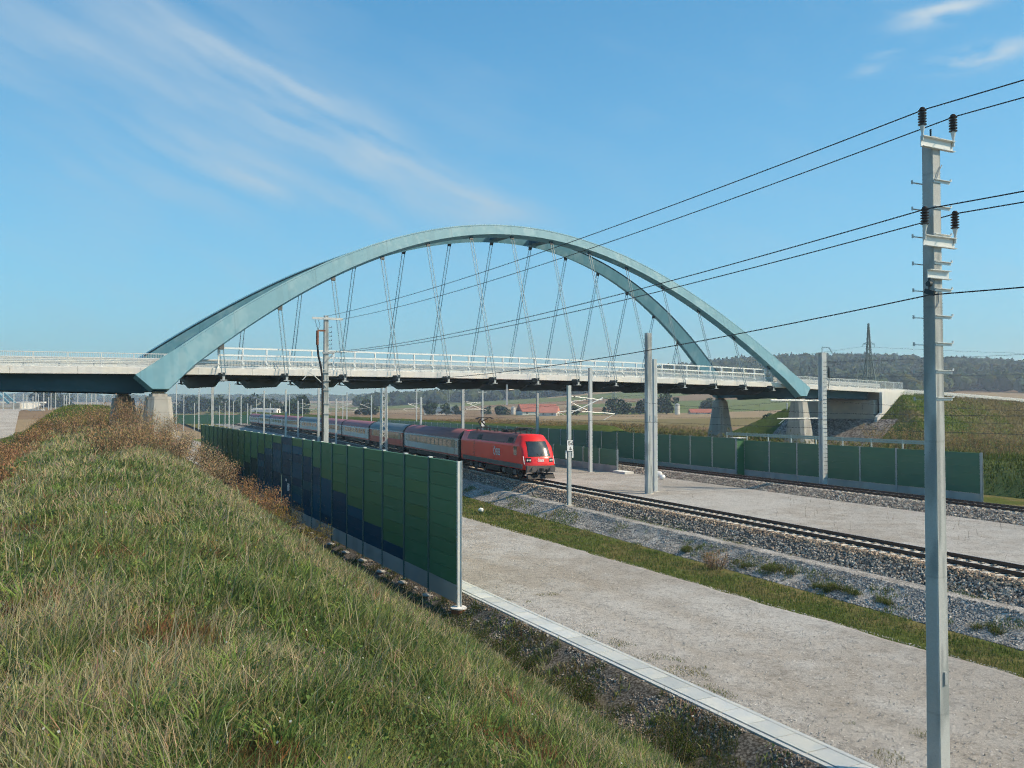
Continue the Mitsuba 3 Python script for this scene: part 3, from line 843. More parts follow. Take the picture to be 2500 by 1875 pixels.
scene['mat_panel_far'] = pr(mottled((.068, .168, .105), .10, .8), .5, spec=.3)
k = thing('noise_barrier', 'low green noise barrier ending behind the red locomotive', 'noise barrier')
tm = t_of(1507, 49.0)
simple_barrier(k, 49.0, tm + np.arange(0, 17) * 4.0, .75, 2.45, .7, 'panel_far', 2)
b = MB(); b.frame_box(R(tm - 1.2, 49.0, .7), DR, NR, UP, (-1.4, -.6, 0), (1.2, .5, .25)); part(k, 'footing', b, 'concrete_white')
AR_ = 56.6
k = thing('noise_barrier', 'long dark green noise barrier along the far track at the right', 'noise barrier')
tj = t_of(1797, AR_ - .1)
t_end = t_of(2389, AR_ + .7)
e1 = np.linspace(t_end, tj, int(round((tj - t_end) / 4.0)) + 1)
simple_barrier(k, AR_ + .9, e1, 1.0, 3.55, .55, 'panel_far', 6)
e2 = tj + np.arange(0, 37) * 4.0
simple_barrier(k, AR_ - .1, e2, 1.0, 3.75, .55, 'panel_far', 6)
b = MB(); b.frame_box(R(tj, AR_ + .4, 0), NR, -DR, UP, (-.45, 0, .8), (.45, .06, 4.68)); part(k, 'return_panel', b, 'panel_mid_1')
b = MB(); b.frame_box(R(tj, AR_ + .4, 0), NR, -DR, UP, (-.55, -.9, 4.76), (.55, .25, 4.82)); part(k, 'cover_plate', b, 'concrete_white')

# roadside crash barrier behind it
b = MB(); pts = [R(t, 70.0, plain_z(*R(t, 70.0)[:2]) + 1.2) for t in np.arange(60, 96, 4.)]
b = MB()
gk = thing('guard_rail', 'steel guard rail on the service track just behind the right hand barrier', 'guard rail')
for h in (2.22, 2.42):
    for p0, p1 in zip(pts[:-1], pts[1:]): b.bar(p0 + UP * (h - 2.32), p1 + UP * (h - 2.32), .05, .17)
part(gk, 'rail', b, 'galvanised')
for p in pts:
    b = MB(); b.bar(p - UP * 2.6, p + UP * .2, .12, .1, up=NR); part(gk, 'post', b, 'galv_light')

# ------------------------------------------------------------------ concrete cable duct
dk = thing('cable_duct', 'pale concrete cable duct along the edge of the gravel road', 'cable duct')
tvd = np.arange(9.0, 60, 1.0)
for t in tvd:
    b = MB(); j = random.uniform(-.008, .008)
    b.frame_box(B(t + .016, A_STRIP0 + .16, 0), DB, NB, UP, (0, j, -.05), (.968, .64 + j, .055 + random.uniform(-.004, .006))); part(dk, 'slab', fixn(b), random.choice(['duct_concrete', 'duct_concrete_1', 'duct_concrete_2', 'duct_concrete']))
b = MB()
for a0, a1, z in ((A_STRIP0, A_STRIP0 + .155, .03), (A_STRIP0 + .81, A_STRIP1, .062)): b.frame_box(B(-10, 0, 0), DB, NB, UP, (0, a0, -.5), (250, a1, z))
part(dk, 'wall', b, 'duct_concrete')
b = MB(); b.frame_box(B(60, A_STRIP0 + .16, 0), DB, NB, UP, (0, 0, -.05), (180, .64, .055)); part(dk, 'distant_slabs', b, 'duct_concrete', kind='stuff', label='duct covers beyond the barrier')

# ------------------------------------------------------------------ the train
TF = t_of(1321, AXN)
FRAME = {}
def stand_on_track(s0, L):
    """straight vehicle frame between two points of the track, s counted backwards from the locomotive's front"""
    p, q = R(TF + s0, AXN, 1.4), R(TF + s0 + L, AXN, 1.4); d = unit(q - p)
    FRAME.update(o=p - d * s0, d=d, n=np.cross(d, UP))


def tp(s, y, z):
    s, y, z = np.broadcast_arrays(np.asarray(s, float), y, z)
    return FRAME['o'] + s[..., None] * FRAME['d'] + y[..., None] * FRAME['n'] + z[..., None] * UP
def tbox(b, s0, s1, y0, y1, z0, z1): return b.frame_box(FRAME['o'], FRAME['d'], FRAME['n'], UP, (s0, y0, z0), (s1, y1, z1))


stand_on_track(0, 19.28)


def dense(poly, d=.16):
    poly = np.asarray(poly, float); out = []
    for p, q in zip(poly, np.roll(poly, -1, axis=0)):
        n = max(1, int(np.ceil(np.linalg.norm(q - p) / d))); out += [p + (q - p) * i / n for i in range(n)]
    return np.array(out)


LOCO = dense([(-1.36, .92), (-1.48, 1.05), (-1.50, 1.5), (-1.50, 3.0), (-1.44, 3.16), (-1.14, 3.86), (-1.0, 3.99), (-.6, 4.05), (.6, 4.05), (1.0, 3.99), (1.14, 3.86), (1.44, 3.16), (1.50, 3.0), (1.50, 1.5), (1.48, 1.05), (1.36, .92)])
def nose(y, z):
    y, z = np.abs(y), np.asarray(z, float)
    s = .28 * np.clip(z - 1.35, 0, .6) + .585 * np.clip(z - 1.95, 0, 9) + .5 * np.clip(z - 2.9, 0, 9) * (y / 1.2) ** 2 + .10 * np.clip(z - 3.3, 0, 9) ** 2 * 4 + .12 * np.clip(1.45 - z, 0, 9)
    return s + .42 * (y / 1.5) ** 2.6
def loco_len(y, z): return 19.28


loco = thing('locomotive', 'red electric locomotive with a glinting front pulling the passenger train', 'locomotive')
def nosed_shell(outline, s_back, off=0.0):
    y, z = outline.T; n = len(y)
    sf = nose(y, z) - off
    rings = [tp(np.full(n, 0) + sf + (s_back - sf) * q, y, z) for q in (1., .8, .5, .3, .15, .06, .02, 0.)]
    b = MB(); b.loft(rings, cap=False)
    cen = np.array([0, 2.3]); K = 9
    lay = []
    for k in range(K + 1):
        w = 1 - k / K; q = cen + (outline - cen) * max(w, 1e-3); lay.append(tp(nose(q[:, 0], q[:, 1]) - off, q[:, 0], q[:, 1]))
    b.loft(lay, cap=False)
    c = b.n; b.add(np.vstack([tp(s_back, y, z), [tp(s_back, 0, 2.3)]]), np.stack([np.arange(n), (np.arange(n) + 1) % n, np.full(n, n)], 1))
    return fixn(b)


part(loco, 'body', nosed_shell(LOCO, 19.2), 'loco_red', smooth=38)
def front_patch(poly, off=.012, d=.12):
    from shapely.geometry import Polygon, Point
    P = dense(poly, d); pts = [tuple(p) for p in P]; pg = Polygon(P)
    x0, y0, x1, y1 = pg.bounds
    g = [(x, y) for x in np.arange(x0, x1, d) for y in np.arange(y0, y1, d) if pg.buffer(-.04).contains(Point(x, y))]
    from scipy.spatial import Delaunay
    V = np.array(pts + g); D = Delaunay(V).simplices; c = V[D].mean(1)
    D = D[[pg.contains(Point(*q)) for q in c]]
    return trimesh.Trimesh(tp(nose(V[:, 0], V[:, 1]) - off, V[:, 0], V[:, 1]), D, process=False)


part(loco, 'windscreen_surround', front_patch([(-1.10, 2.10), (1.10, 2.10), (.98, 3.46), (-.98, 3.46)], .010), 'black', smooth=True)
part(loco, 'windscreen', front_patch([(-1.03, 2.17), (1.03, 2.17), (.91, 3.39), (-.91, 3.39)], .022), 'windscreen', smooth=True, label='dark windscreen reflecting the sun')
for s in (-1, 1):
    b = MB(); b.bar(tp(nose(s * .15, 2.25) - .07, s * .12, 2.22), tp(nose(s * .7, 2.9) - .07, s * .62, 2.75), .035, .03); part(loco, 'wiper', b, 'black')
    hl = part(loco, 'headlight', front_patch([(s * .86, 1.62), (s * 1.3, 1.62), (s * 1.3, 2.0), (s * .86, 2.0)], .02), 'black', smooth=True)
    for q in (.98, 1.18):
        b = MB(); o = tp(nose(q, 1.8) - .03, s * q, 1.8); b.cyl(o, o - FRAME['d'] * .05, .085, 12); part(hl, 'lamp', b, 'lamp_glass', smooth=40)
    b = MB(); b.bar(tp(nose(1.4, 1.5) + .0, s * 1.46, 1.45), tp(nose(1.4, 2.2) + .0, s * 1.46, 2.15), .05, .05); part(loco, 'handrail', b, 'white')
    b = MB(); b.cyl(tp(.02, s * .88, 1.06), tp(-.55, s * .88, 1.06), .10, 10); b.cyl(tp(-.55, s * .88, 1.06), tp(-.62, s * .88, 1.06), .25, 14); part(loco, 'buffer', b, 'loco_grey', smooth=40)
    b = MB(); tbox(b, 2.2, 3.0, s * 1.503 - .012, s * 1.503 + .012, 2.15, 2.95); part(loco, 'cab_window', b, 'glass_dark')
    b = MB(); tbox(b, .75, 18.6, s * 1.505 - .012, s * 1.505 + .012, 1.0, 1.42); part(loco, 'side_skirt', b, 'loco_grey')
b = MB(); tbox(b, -.05, .3, -1.35, 1.35, .72, 1.32); part(loco, 'buffer_beam', b, 'loco_grey')
b = MB(); tbox(b, -.42, .0, -.12, .12, .85, 1.1); tbox(b, -.3, -.05, -.5, -.42, .5, 1.0); tbox(b, -.3, -.05, .42, .5, .5, 1.0); part(loco, 'coupling', b, 'black')
b = MB(); b.loft([[tp(.15, -1.25, .62), tp(.15, 1.25, .62), tp(.45, 1.25, .62), tp(.45, -1.25, .62)], [tp(-.15, -1.3, .16), tp(-.15, 1.3, .16), tp(.3, 1.3, .16), tp(.3, -1.3, .16)]]); part(loco, 'track_guard', fixn(b), 'black')
roof_o = np.array([(-1.44, 3.19), (-1.14, 3.885), (-1.0, 4.015), (-.6, 4.075), (.6, 4.075), (1.0, 4.015), (1.14, 3.885), (1.44, 3.19), (1.40, 3.16), (0, 3.9), (-1.40, 3.16)])
b = MB(); b.loft([tp(s, roof_o[:, 0], roof_o[:, 1]) for s in (3.0, 17.2)]); part(loco, 'roof', fixn(b), 'loco_roof')
for s0 in (3.6, 12.6):
    for y in (-1, 1):
        b = MB(); d = np.array([.3, .7]) / math.hypot(.3, .7)
        b.frame_box(tp(s0, y * 1.41, 3.26), FRAME['d'], FRAME['n'] * -y * .394 + UP * .919, UP * .394 + FRAME['n'] * y * .919, (0, 0, -.01), (1.3, .5, .02)); part(loco, 'roof_grille', b, 'black')
for s0 in (14.6,):
    b = MB(); tbox(b, s0, s0 + .09, -1.512, -1.49, 1.45, 3.1); part(loco, 'panel_joint', b, 'black')
for s0 in (4.6, 14.7):
    bg = MB()
    for y in (-1.12, 1.12): tbox(bg, s0 - 2.3, s0 + 2.3, y - .1, y + .1, .42, .78); tbox(bg, s0 - .6, s0 + .6, y - .14, y + .14, .3, .95)
    k = part(loco, 'bogie', bg, 'black')
    for w in (-1.5, 1.5):
        b = MB(); b.cyl(tp(s0 + w, -.82, .575), tp(s0 + w, -.69, .575), .575, 24); b.cyl(tp(s0 + w, .69, .575), tp(s0 + w, .82, .575), .575, 24); b.cyl(tp(s0 + w, -.7, .575), tp(s0 + w, .7, .575), .09, 8); part(k, 'wheelset', b, 'loco_grey', smooth=40)
        b = MB()
        for y in (-1.26, 1.26): tbox(b, s0 + w - .28, s0 + w + .28, y - .1, y + .1, .38, .8)
        part(k, 'axle_box', b, 'loco_grey')
b = MB(); tbox(b, 7.6, 11.7, -1.2, 1.2, .35, .95); part(loco, 'transformer_case', b, 'black')


def lettering(text, h, fn, bold=True):
    m = meshkit.text_mesh(text, h, .012, bold); v = np.asarray(m.vertices)
    return trimesh.Trimesh(fn(v[:, 0], v[:, 1], v[:, 2]), m.faces, process=False), v[:, 0].max()


m, _ = lettering('ÖBB', .62, lambda x, y, z: tp(8.6 - x * 1.12, -1.508 - z, 1.95 + y)); part(loco, 'lettering', fixn(m), 'lettering', label='pale letters on the side')
m, w = lettering('ÖBB', .22, lambda x, y, z: tp(nose(x - .3, 1.66 + y) - .014 - z, x - .3, 1.66 + y)); part(loco, 'lettering', fixn(m), 'white', label='white letters on the front')
def panto(s0, up):
    b = MB()
    for y in (-.55, .55):
        for s in (-.6, .6): b.lathe(tp(s0 + s, y, 4.07), [(.05, 0), (.09, .05), (.05, .1), (.09, .15), (.05, .2), (.05, .26)], 8)
    for y in (-.55, .55): b.bar(tp(s0 - .7, y, 4.36), tp(s0 + .7, y, 4.36), .06)
    for s in (-.6, .6): b.bar(tp(s0 + s, -.55, 4.36), tp(s0 + s, .55, 4.36), .06)
    k = part(loco, 'pantograph', b, 'black')
    zt = 5.45 if up else 4.62
    b = MB(); kn = tp(s0 + 1.25, 0, (4.4 + zt) / 2 + .05) if up else tp(s0 + 1.3, 0, 4.45); hd = tp(s0 - .25, 0, zt - .1)
    for y in (-.3, .3): b.bar(tp(s0 - .2, y, 4.38), kn + FRAME['n'] * y * .6, .10)
    for y in (-.15, .15): b.bar(kn + FRAME['n'] * y, hd + FRAME['n'] * y * 2.6, .08)
    part(k, 'arm', b, 'black')
    b = MB()
    for s in (-.5, .0): b.tube([tp(s0 + s, -.95, zt - .16), tp(s0 + s, -.6, zt), tp(s0 + s, .6, zt), tp(s0 + s, .95, zt - .16)], .05, 6)
    part(k, 'contact_strip', b, 'black')


panto(15.9, True); panto(4.3, False)
b = MB()
for s in (6.6, 7.4, 9.2, 10.6, 11.4, 12.9):
    b.lathe(tp(s, -.35, 4.05), [(.05, 0), (.10, .06), (.05, .12), (.10, .18), (.05, .24), (.05, .34)], 8)
b.tube([tp(6.6, -.35, 4.4), tp(12.9, -.35, 4.4)], .03, 6); tbox(b, 8.2, 9.9, -.1, .7, 4.05, 4.3)
part(loco, 'roof_gear', b, 'black')

COACH = dense([(-1.36, 1.0), (-1.41, 1.15), (-1.41, 2.95), (-1.37, 3.2), (-1.2, 3.5), (-.9, 3.78), (-.45, 3.98), (0, 4.05), (.45, 3.98), (.9, 3.78), (1.2, 3.5), (1.37, 3.2), (1.41, 2.95), (1.41, 1.15), (1.36, 1.0)], .4)
ROOF = np.array([(-1.43, 3.0), (-1.39, 3.22), (-1.21, 3.53), (-.91, 3.81), (-.46, 4.01), (0, 4.08), (.46, 4.01), (.91, 3.81), (1.21, 3.53), (1.39, 3.22), (1.43, 3.0), (1.3, 3.0), (0, 3.9), (-1.3, 3.0)])


def coach(s0, L, body, roof, label, windows, lower=None):
    stand_on_track(s0, L); k = thing('passenger_coach', label, 'railway coach', 'coaches behind the locomotive')
    y, z = COACH.T
    b = MB(); b.loft([tp(s, y, z) for s in (s0, s0 + L)]); part(k, 'body', fixn(b), body, smooth=30)
    b = MB(); b.loft([tp(s, ROOF[:, 0], ROOF[:, 1]) for s in (s0 + .02, s0 + L - .02)]); part(k, 'roof', fixn(b), roof, smooth=30)
    b = MB(); tbox(b, s0 + .05, s0 + L - .05, -1.425, -1.40, 2.92, 3.06); part(k, 'cantrail', b, 'coach_pale')
    b = MB(); tbox(b, s0 + .03, s0 + L - .03, -1.42, -1.40, 1.04, 1.22); part(k, 'sill_stripe', b, 'coach_red')
    if lower:
        b = MB(); tbox(b, s0 + 1.9, s0 + L - 1.9, -1.417, -1.40, 1.95, 2.86); part(k, 'window_band', b, lower)
    n = windows
    w = (L - 6.2) / n
    for i in range(n):
        b = MB(); s = s0 + 3.1 + i * w; tbox(b, s + w * .13, s + w * .87, -1.428, -1.40, 2.0, 2.78); part(k, 'window', b, 'glass_coach')
    for s in (s0 + .75, s0 + L - 1.75):
        b = MB(); tbox(b, s, s + .95, -1.422, -1.40, 1.25, 2.9); d = part(k, 'door', b, body)
        b = MB(); tbox(b, s + .25, s + .7, -1.43, -1.41, 2.0, 2.75); part(d, 'pane', b, 'glass_coach')
        b = MB(); tbox(b, s + .97, s + 1.02, -1.424, -1.40, 1.25, 2.9); part(d, 'edge', b, 'black')
    b = MB(); tbox(b, s0 - .45, s0, -1.0, 1.0, 1.0, 3.7); tbox(b, s0 + L, s0 + L + .3, -.8, .8, 1.0, 3.6); tbox(b, s0 - .08, s0 + .45, -1.425, 1.425, .98, 2.98); b.loft([tp(s, ROOF[:, 0] * 1.004, ROOF[:, 1] + .012) for s in (s0 - .08, s0 + .45)]); part(k, 'gangway', b, 'black')  # bellows, plus a black band round the coach end painting its shade
    b = MB(); tbox(b, s0 + 6, s0 + L - 6, -1.2, 1.2, .45, 1.02); tbox(b, s0 + .3, s0 + L - .3, -1.25, 1.25, .86, 1.02); part(k, 'underframe', b, 'black')
    for c in (s0 + 3.3, s0 + L - 3.3):
        b = MB(); tbox(b, c - 1.9, c + 1.9, -1.1, 1.1, .35, .8); bk = part(k, 'bogie', b, 'black')
        b = MB()
        for w2 in (-1.25, 1.25): b.cyl(tp(c + w2, -.85, .46), tp(c + w2, .85, .46), .46, 14)
        part(bk, 'wheels', b, 'loco_grey', smooth=40)
    return k


s = 20.1
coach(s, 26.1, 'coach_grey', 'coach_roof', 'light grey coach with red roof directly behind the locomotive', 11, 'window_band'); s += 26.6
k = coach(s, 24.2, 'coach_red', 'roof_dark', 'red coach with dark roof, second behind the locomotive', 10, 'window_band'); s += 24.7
words = ['third', 'fourth', 'fifth', 'sixth', 'seventh', 'eighth', 'ninth']
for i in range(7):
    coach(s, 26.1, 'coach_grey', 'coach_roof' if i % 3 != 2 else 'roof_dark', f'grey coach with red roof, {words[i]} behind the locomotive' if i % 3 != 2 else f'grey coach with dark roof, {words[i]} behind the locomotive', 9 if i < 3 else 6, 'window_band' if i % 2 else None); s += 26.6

# ------------------------------------------------------------------ poles of the feeder line
def sq_pole(base, h, w0, w1, ax, mat, key, name='shaft'):
    b = MB(); ay = np.cross(UP, ax)
    def sec(z, w):
        c = .14 * w; return [base + UP * z + ax * x + ay * y for x, y in ((-w + c, -w), (w - c, -w), (w, -w + c), (w, w - c), (w - c, w), (-w + c, w), (-w, w - c), (-w, -w + c))]
    b.loft([sec(-1.0, w0 / 2), sec(h * .5, (w0 + w1) / 4), sec(h, w1 / 2)]); return part(key, name, fixn(b), mat)


PB = ground_at(2292, 1905, 0.0); PB[2] = 0
PH = EYE + (992.7 - 333) / F * PB[1]
pp = thing('power_pole', 'tall tapering square concrete pole with step irons and wires close at the right', 'power pole')
FD = -DB                                      # towards the viewer along the line
sq_pole(PB, PH, .345, .265, DB, 'concrete_pole', pp)
def zpx(y, Y): return EYE + (992.7 - y) / F * Y
def insulator(key, foot, h=.36):
    b = MB(); prof = [(.02, 0), (.02, .10), (.035, .10), (.05, .2)]
    k = part(key, 'insulator', MB().lathe(foot, [(.025, -.12), (.025, .05), (.05, .16), (.05, .20)], 10), 'galv_light', smooth=40)
    pr_ = []
    for i in range(6): z = .20 + i * h / 6; pr_ += [(.055, z), (.088, z + .012), (.088, z + .028), (.052, z + .04)]
    part(k, 'sheds', MB().lathe(foot, pr_ + [(.06, .20 + h), (.04, .23 + h)], 14), 'insulator', smooth=40)
    return foot + UP * (.20 + h - .03)


FACE = FD * .17                               # arms are bolted to the face towards the viewer
wires_at = []
for yl, span in ((352, (-.50, .52)), (592, (-.46, .54))):
    z = zpx(yl, PB[1]); b = MB()
    o = PB + UP * z + FACE * 1.02
    for zz in (-.11, .11): b.bar(o + NB * span[0] + UP * zz, o + NB * span[1] + UP * zz, .09, .014, up=UP)
    b.bar(o + NB * span[0] - FD * .035, o + NB * span[1] - FD * .035, .014, .21, up=UP)
    ck = part(pp, 'cross_arm', b, 'galv_light')
    for q in span:
        wires_at.append(insulator(pp, o + NB * (q * .97) + UP * .13))
z = zpx(632, PB[1]) - .02; b = MB(); o = PB + UP * zpx(672, PB[1]) + FACE * 1.02
for zz in (-.09, .09): b.bar(o - NB * .34 + UP * zz, o + NB * .34 + UP * zz, .09, .014)
b.bar(o - NB * .34 - FD * .035, o + NB * .34 - FD * .035, .014, .17); part(pp, 'cross_arm', b, 'galv_light')
b = MB(); c0 = o - NB * .33 - UP * .1; b.bar(c0, c0 - UP * .28, .035); b.bar(c0 - UP * .26 - FD * .1, c0 - UP * .34 + FD * .12, .06, .10); b.cyl(c0 - UP * .12 - NB * .04, c0 - UP * .12 + NB * .04, .06, 10); part(pp, 'wire_clamp', b, 'steel_dark')
wires_at.append(c0 - UP * .36)
for i, y in enumerate((440, 505, 573, 640, 706, 772, 838, 905, 971)):
    z = zpx(y, PB[1]); b = MB(); o = PB + UP * z + FACE * (1.0 + .0 * i)
    b.bar(o - NB * .02 - NB * .1, o + NB * .40, .05, .012); b.bar(o - NB * .12 - FD * .02 - UP * .03, o + NB * .40 - FD * .02 - UP * .03, .01, .06); b.bar(o + NB * .40, o + NB * .41 + UP * .05, .03)
    part(pp, 'step_iron', b, 'galv_light')
    b = MB(); o2 = PB + UP * (z - .03) - FD * .17; b.bar(o2 - NB * .40, o2 - NB * .02, .05, .012); b.bar(o2 - NB * .40 + UP * .05, o2 - NB * .40 - UP * .03, .03); part(pp, 'step_iron', b, 'galvanised')
b = MB(); b.cyl(PB + UP * PH, PB + UP * (PH + .2), .02, 6); b.cyl(PB + UP * (PH - .02), PB + UP * (PH + .02), .10, 8); part(pp, 'top_pin', b, 'steel_dark')
b = MB(); b.frame_box(PB + FACE * 1.0, DB, NB, UP, (-.03, -.02, zpx(1660, PB[1])), (.02, .06, zpx(1630, PB[1]))); part(pp, 'number_plate', b, 'galvanised')
b = MB(); b.tube([PB + FACE * .97 + NB * x + UP * (zpx(y, PB[1])) for x, y in ((.13, 402), (.02, 420), (-.05, 440))], .012, 5); b.tube([PB + FACE * .97 + NB * x + UP * (zpx(y, PB[1])) for x, y in ((-.02, 715), (-.03, 740), (-.09, 752))], .012, 5); part(pp, 'earth_wire', b, 'galvanised')

P2 = B(60.5, 15.9 + .55, 0); P2 = np.array([(795 - 1250) / F * 62.0, 62.0, 0.0]); H2 = zpx(770, 62.0)
p2 = thing('power_pole', 'older concrete pole with a cross arm and cables, standing behind the green barrier', 'power pole')
sq_pole(P2, H2, .42, .30, DB, 'concrete_pole', p2)
f2 = P2 + FD * .2
b = MB(); z = zpx(778, 62); b.bar(f2 - NB * 1.05 + UP * z, f2 + NB * 1.15 + UP * z, .1, .16); part(p2, 'cross_arm', b, 'galv_light')
ends2 = [f2 - NB * .1 + UP * (z + .15), f2 + NB * 1.1 + UP * z]
b = MB(); z = zpx(862, 62); b.bar(f2 - NB * .3 + UP * z, f2 + NB * .55 + UP * z, .08, .12); b.bar(f2 + UP * (z - .9) - NB * .2, f2 + NB * .5 + UP * z, .05); part(p2, 'cross_arm', b, 'galvanised')
ends2 += [f2 + NB * .15 + UP * (z + .08), f2 + NB * .5 + UP * (z + .02), f2 + NB * .2 + UP * zpx(922, 62)]
b = MB()
for s in (-.85, -.6):
    b.tube([f2 + NB * s + UP * zpx(782, 62), f2 + NB * (s + .12) + UP * zpx(795, 62), f2 + NB * -.62 + UP * zpx(806, 62)], .018, 5)
part(p2, 'jumper_wires', b, 'wire')
b = MB(); b.cyl(f2 - NB * .66 + UP * zpx(843, 62), f2 - NB * .66 + UP * zpx(808, 62), .10, 8); b.bar(f2 - NB * .66 + UP * zpx(808, 62), f2 - NB * .1 + UP * zpx(808, 62), .08, .12); part(p2, 'cable_end', b, 'rust')
b = MB(); b.tube([f2 + NB * x + UP * zpx(y, 62) for x, y in ((-.66, 843), (-.60, 868), (-.42, 893), (-.3, 920), (-.28, 1000), (-.27, 1080))], .075, 7); part(p2, 'cable', b, 'black', smooth=40)
b = MB()
for y in (910, 930, 952, 985, 1010): b.bar(f2 - NB * .3 + UP * zpx(y, 62) + FD * .03, f2 + NB * .28 + UP * zpx(y, 62) + FD * .03, .06, .05)
part(p2, 'cable_clip', b, 'galvanised', kind='stuff', label='steel straps round the pole')
b = MB()
for i, y in enumerate((800, 812, 822, 832, 842, 852, 872, 890)): o = f2 + UP * zpx(y, 62); b.bar(o + NB * .15, o + NB * .36, .03); b.bar(o + NB * .36, o + NB * .36 + UP * .12, .03)
part(p2, 'step_irons', b, 'wire', kind='stuff', label='step irons up the pole')
b = MB(); o = f2 + UP * zpx(905, 62); b.tube([o, o - NB * .9 + UP * .25, o - NB * 1.7 - UP * .7], .03, 5); b.tube([f2 + UP * zpx(945, 62), o - NB * .9 - UP * .35, o - NB * 1.35 - UP * .1], .035, 5); part(p2, 'bracket', b, 'galv_light')


def sag_wire(p, q, sag, r, n=40, key=None, label=None, group='wires', name='power_line', cat='power line', mat='wire'):
    s = np.linspace(0, 1, n)[:, None]; pts = p + (q - p) * s - UP * sag * 4 * s * (1 - s)
    b = MB(); b.tube(pts, r, 5); return single(name, b, mat, label, cat, group)


nm = ['upper left wire from the near pole across the sky', 'upper right wire from the near pole across the sky', 'lower left wire from the near pole in front of the arch', 'lower right wire from the near pole in front of the arch', 'lowest wire from the near pole, crossing the bridge deck']
away = unit(PB - np.array([P2[0], P2[1], 0])) * 46
for i, (w, e) in enumerate(zip(wires_at, ends2)):
    k = thing('power_line', nm[i], 'power line', 'feeder wires on the concrete poles')
    s = np.linspace(0, 1, 40)[:, None]; sag = (.45, .5, .55, .55, .8)[i]
    b = MB(); b.tube(w + (e - w) * s - UP * sag * 4 * s * (1 - s), .0145, 5)
    s = np.linspace(0, 1, 30)[:, None]; e2 = w + away; b.tube(w + (e2 - w) * s - UP * .5 * 4 * s * (1 - s), .0145, 5)
    scene[k] = mikit.ply(b.get(), 'mat_wire', smooth=60)

# ------------------------------------------------------------------ catenary masts
def h_mast(base, h, w, ax, key, mat='mast_steel', d=None):
    """broad flanged steel mast, flanges across ax"""
    ay = np.cross(UP, ax); d = d or w; b = MB(); t = w * .09
    b.frame_box(base, ax, ay, UP, (-d / 2, -w / 2, -.8), (-d / 2 + t, w / 2, h)); b.frame_box(base, ax, ay, UP, (d / 2 - t, -w / 2, -.8), (d / 2, w / 2, h)); b.frame_box(base, ax, ay, UP, (-d / 2 + t, -t / 2, -.8), (d / 2 - t, t / 2, h - .01))
    b.frame_box(base, ax, ay, UP, (-d / 2 - .005, -w / 2 - .005, h), (d / 2 + .005, w / 2 + .005, h + .03))
    return part(key, 'shaft', b, mat)


def cantilever(key, base, side, reach, zt, zl, zc):
    """tubular bracket arm reaching towards the track (side = unit vector), heights absolute"""
    o = base * [1, 1, 0]; e = o + side * reach
    b = MB(); b.tube([o + side * .15 + UP * zt, e + UP * (zt - .3)], .035, 6); b.tube([o + side * .15 + UP * zl, e + side * .05 + UP * (zt - .12)], .045, 6)
    b.tube([o + side * (reach * .38) + UP * (zl + .12), o + side * (reach + 1.1) + UP * (zl - .05)], .038, 6); b.tube([o + side * (reach + 1.05) + UP * (zl - .08), o + side * (reach + .1) + UP * zc], .022, 5)
    k = part(key, 'bracket_arm', b, 'galv_light', smooth=50)
    b = MB()
    for z in (zt - .03, zl + .08): b.lathe(o + side * .45 + UP * (z - .07), [(.04, 0), (.075, .04), (.075, .1), (.04, .14)], 8)
    part(k, 'insulator', b, 'insulator', smooth=40)
    return e


def mast(x, a, h, label, w=.27, arm=0, group=None, fr=R, z0=None, cat='catenary mast', name='catenary_mast', mat='mast_steel', t=None, armz=(8.8, 7.5, 6.95), reach=2.9):
    t = t_of(x, a) if t is None else t
    p = R(t, a, 0); p[2] = ground_z(p[0], p[1]) if z0 is None else z0
    k = thing(name, label, cat, group)
    h_mast(p, h, w, DR, k, mat)
    b = MB(); b.frame_box(p, DR, NR, UP, (-.4, -.4, -.7), (.4, .4, .06)); part(k, 'footing', b, 'concrete')
    if arm: cantilever(k, p, NR * arm, reach, *armz)
    return k, p


m0, mp0 = mast(1389, 30.25, 9.1, 'slim steel catenary mast carrying the white number board by the near track', .26, 1)
# the number board is a thing of its own
sg = thing('distance_board', 'white board with black numbers 56 and 4 fixed to the mast', 'sign')
o = mp0 - DR * .16; zc = zpx(1103, mp0[1]); bw, bh = .25, .41
b = MB(); b.frame_box(o, NR, -DR, UP, (-bw, 0, zc - bh), (bw, .02, zc + bh)); part(sg, 'board', b, 'white')
b = MB(); b.frame_box(o, NR, -DR, UP, (-bw - .02, -.012, zc - bh - .02), (bw + .02, .006, zc + bh + .02)); part(sg, 'rim', b, 'ink')
m, w = lettering('56', .28, lambda x, y, z: o - np.outer(.021 + z, DR) + np.outer(x - .19, NR) + np.outer(y + zc + .04, UP)); part(sg, 'numerals', fixn(m), 'ink')
m, w = lettering('4', .25, lambda x, y, z: o - np.outer(.021 + z, DR) + np.outer(x - .09, NR) + np.outer(y + zc - .36, UP)); part(sg, 'numeral', fixn(m), 'ink')
for s, zz in ((-.33, -.98), (.22, -.95)):
    b = MB(); b.frame_box(o, NR, -DR, UP, (s, -.1, zc + zz), (s + .1, -.06, zc + zz + .62)); part(m0, 'cable_cover', b, 'white')

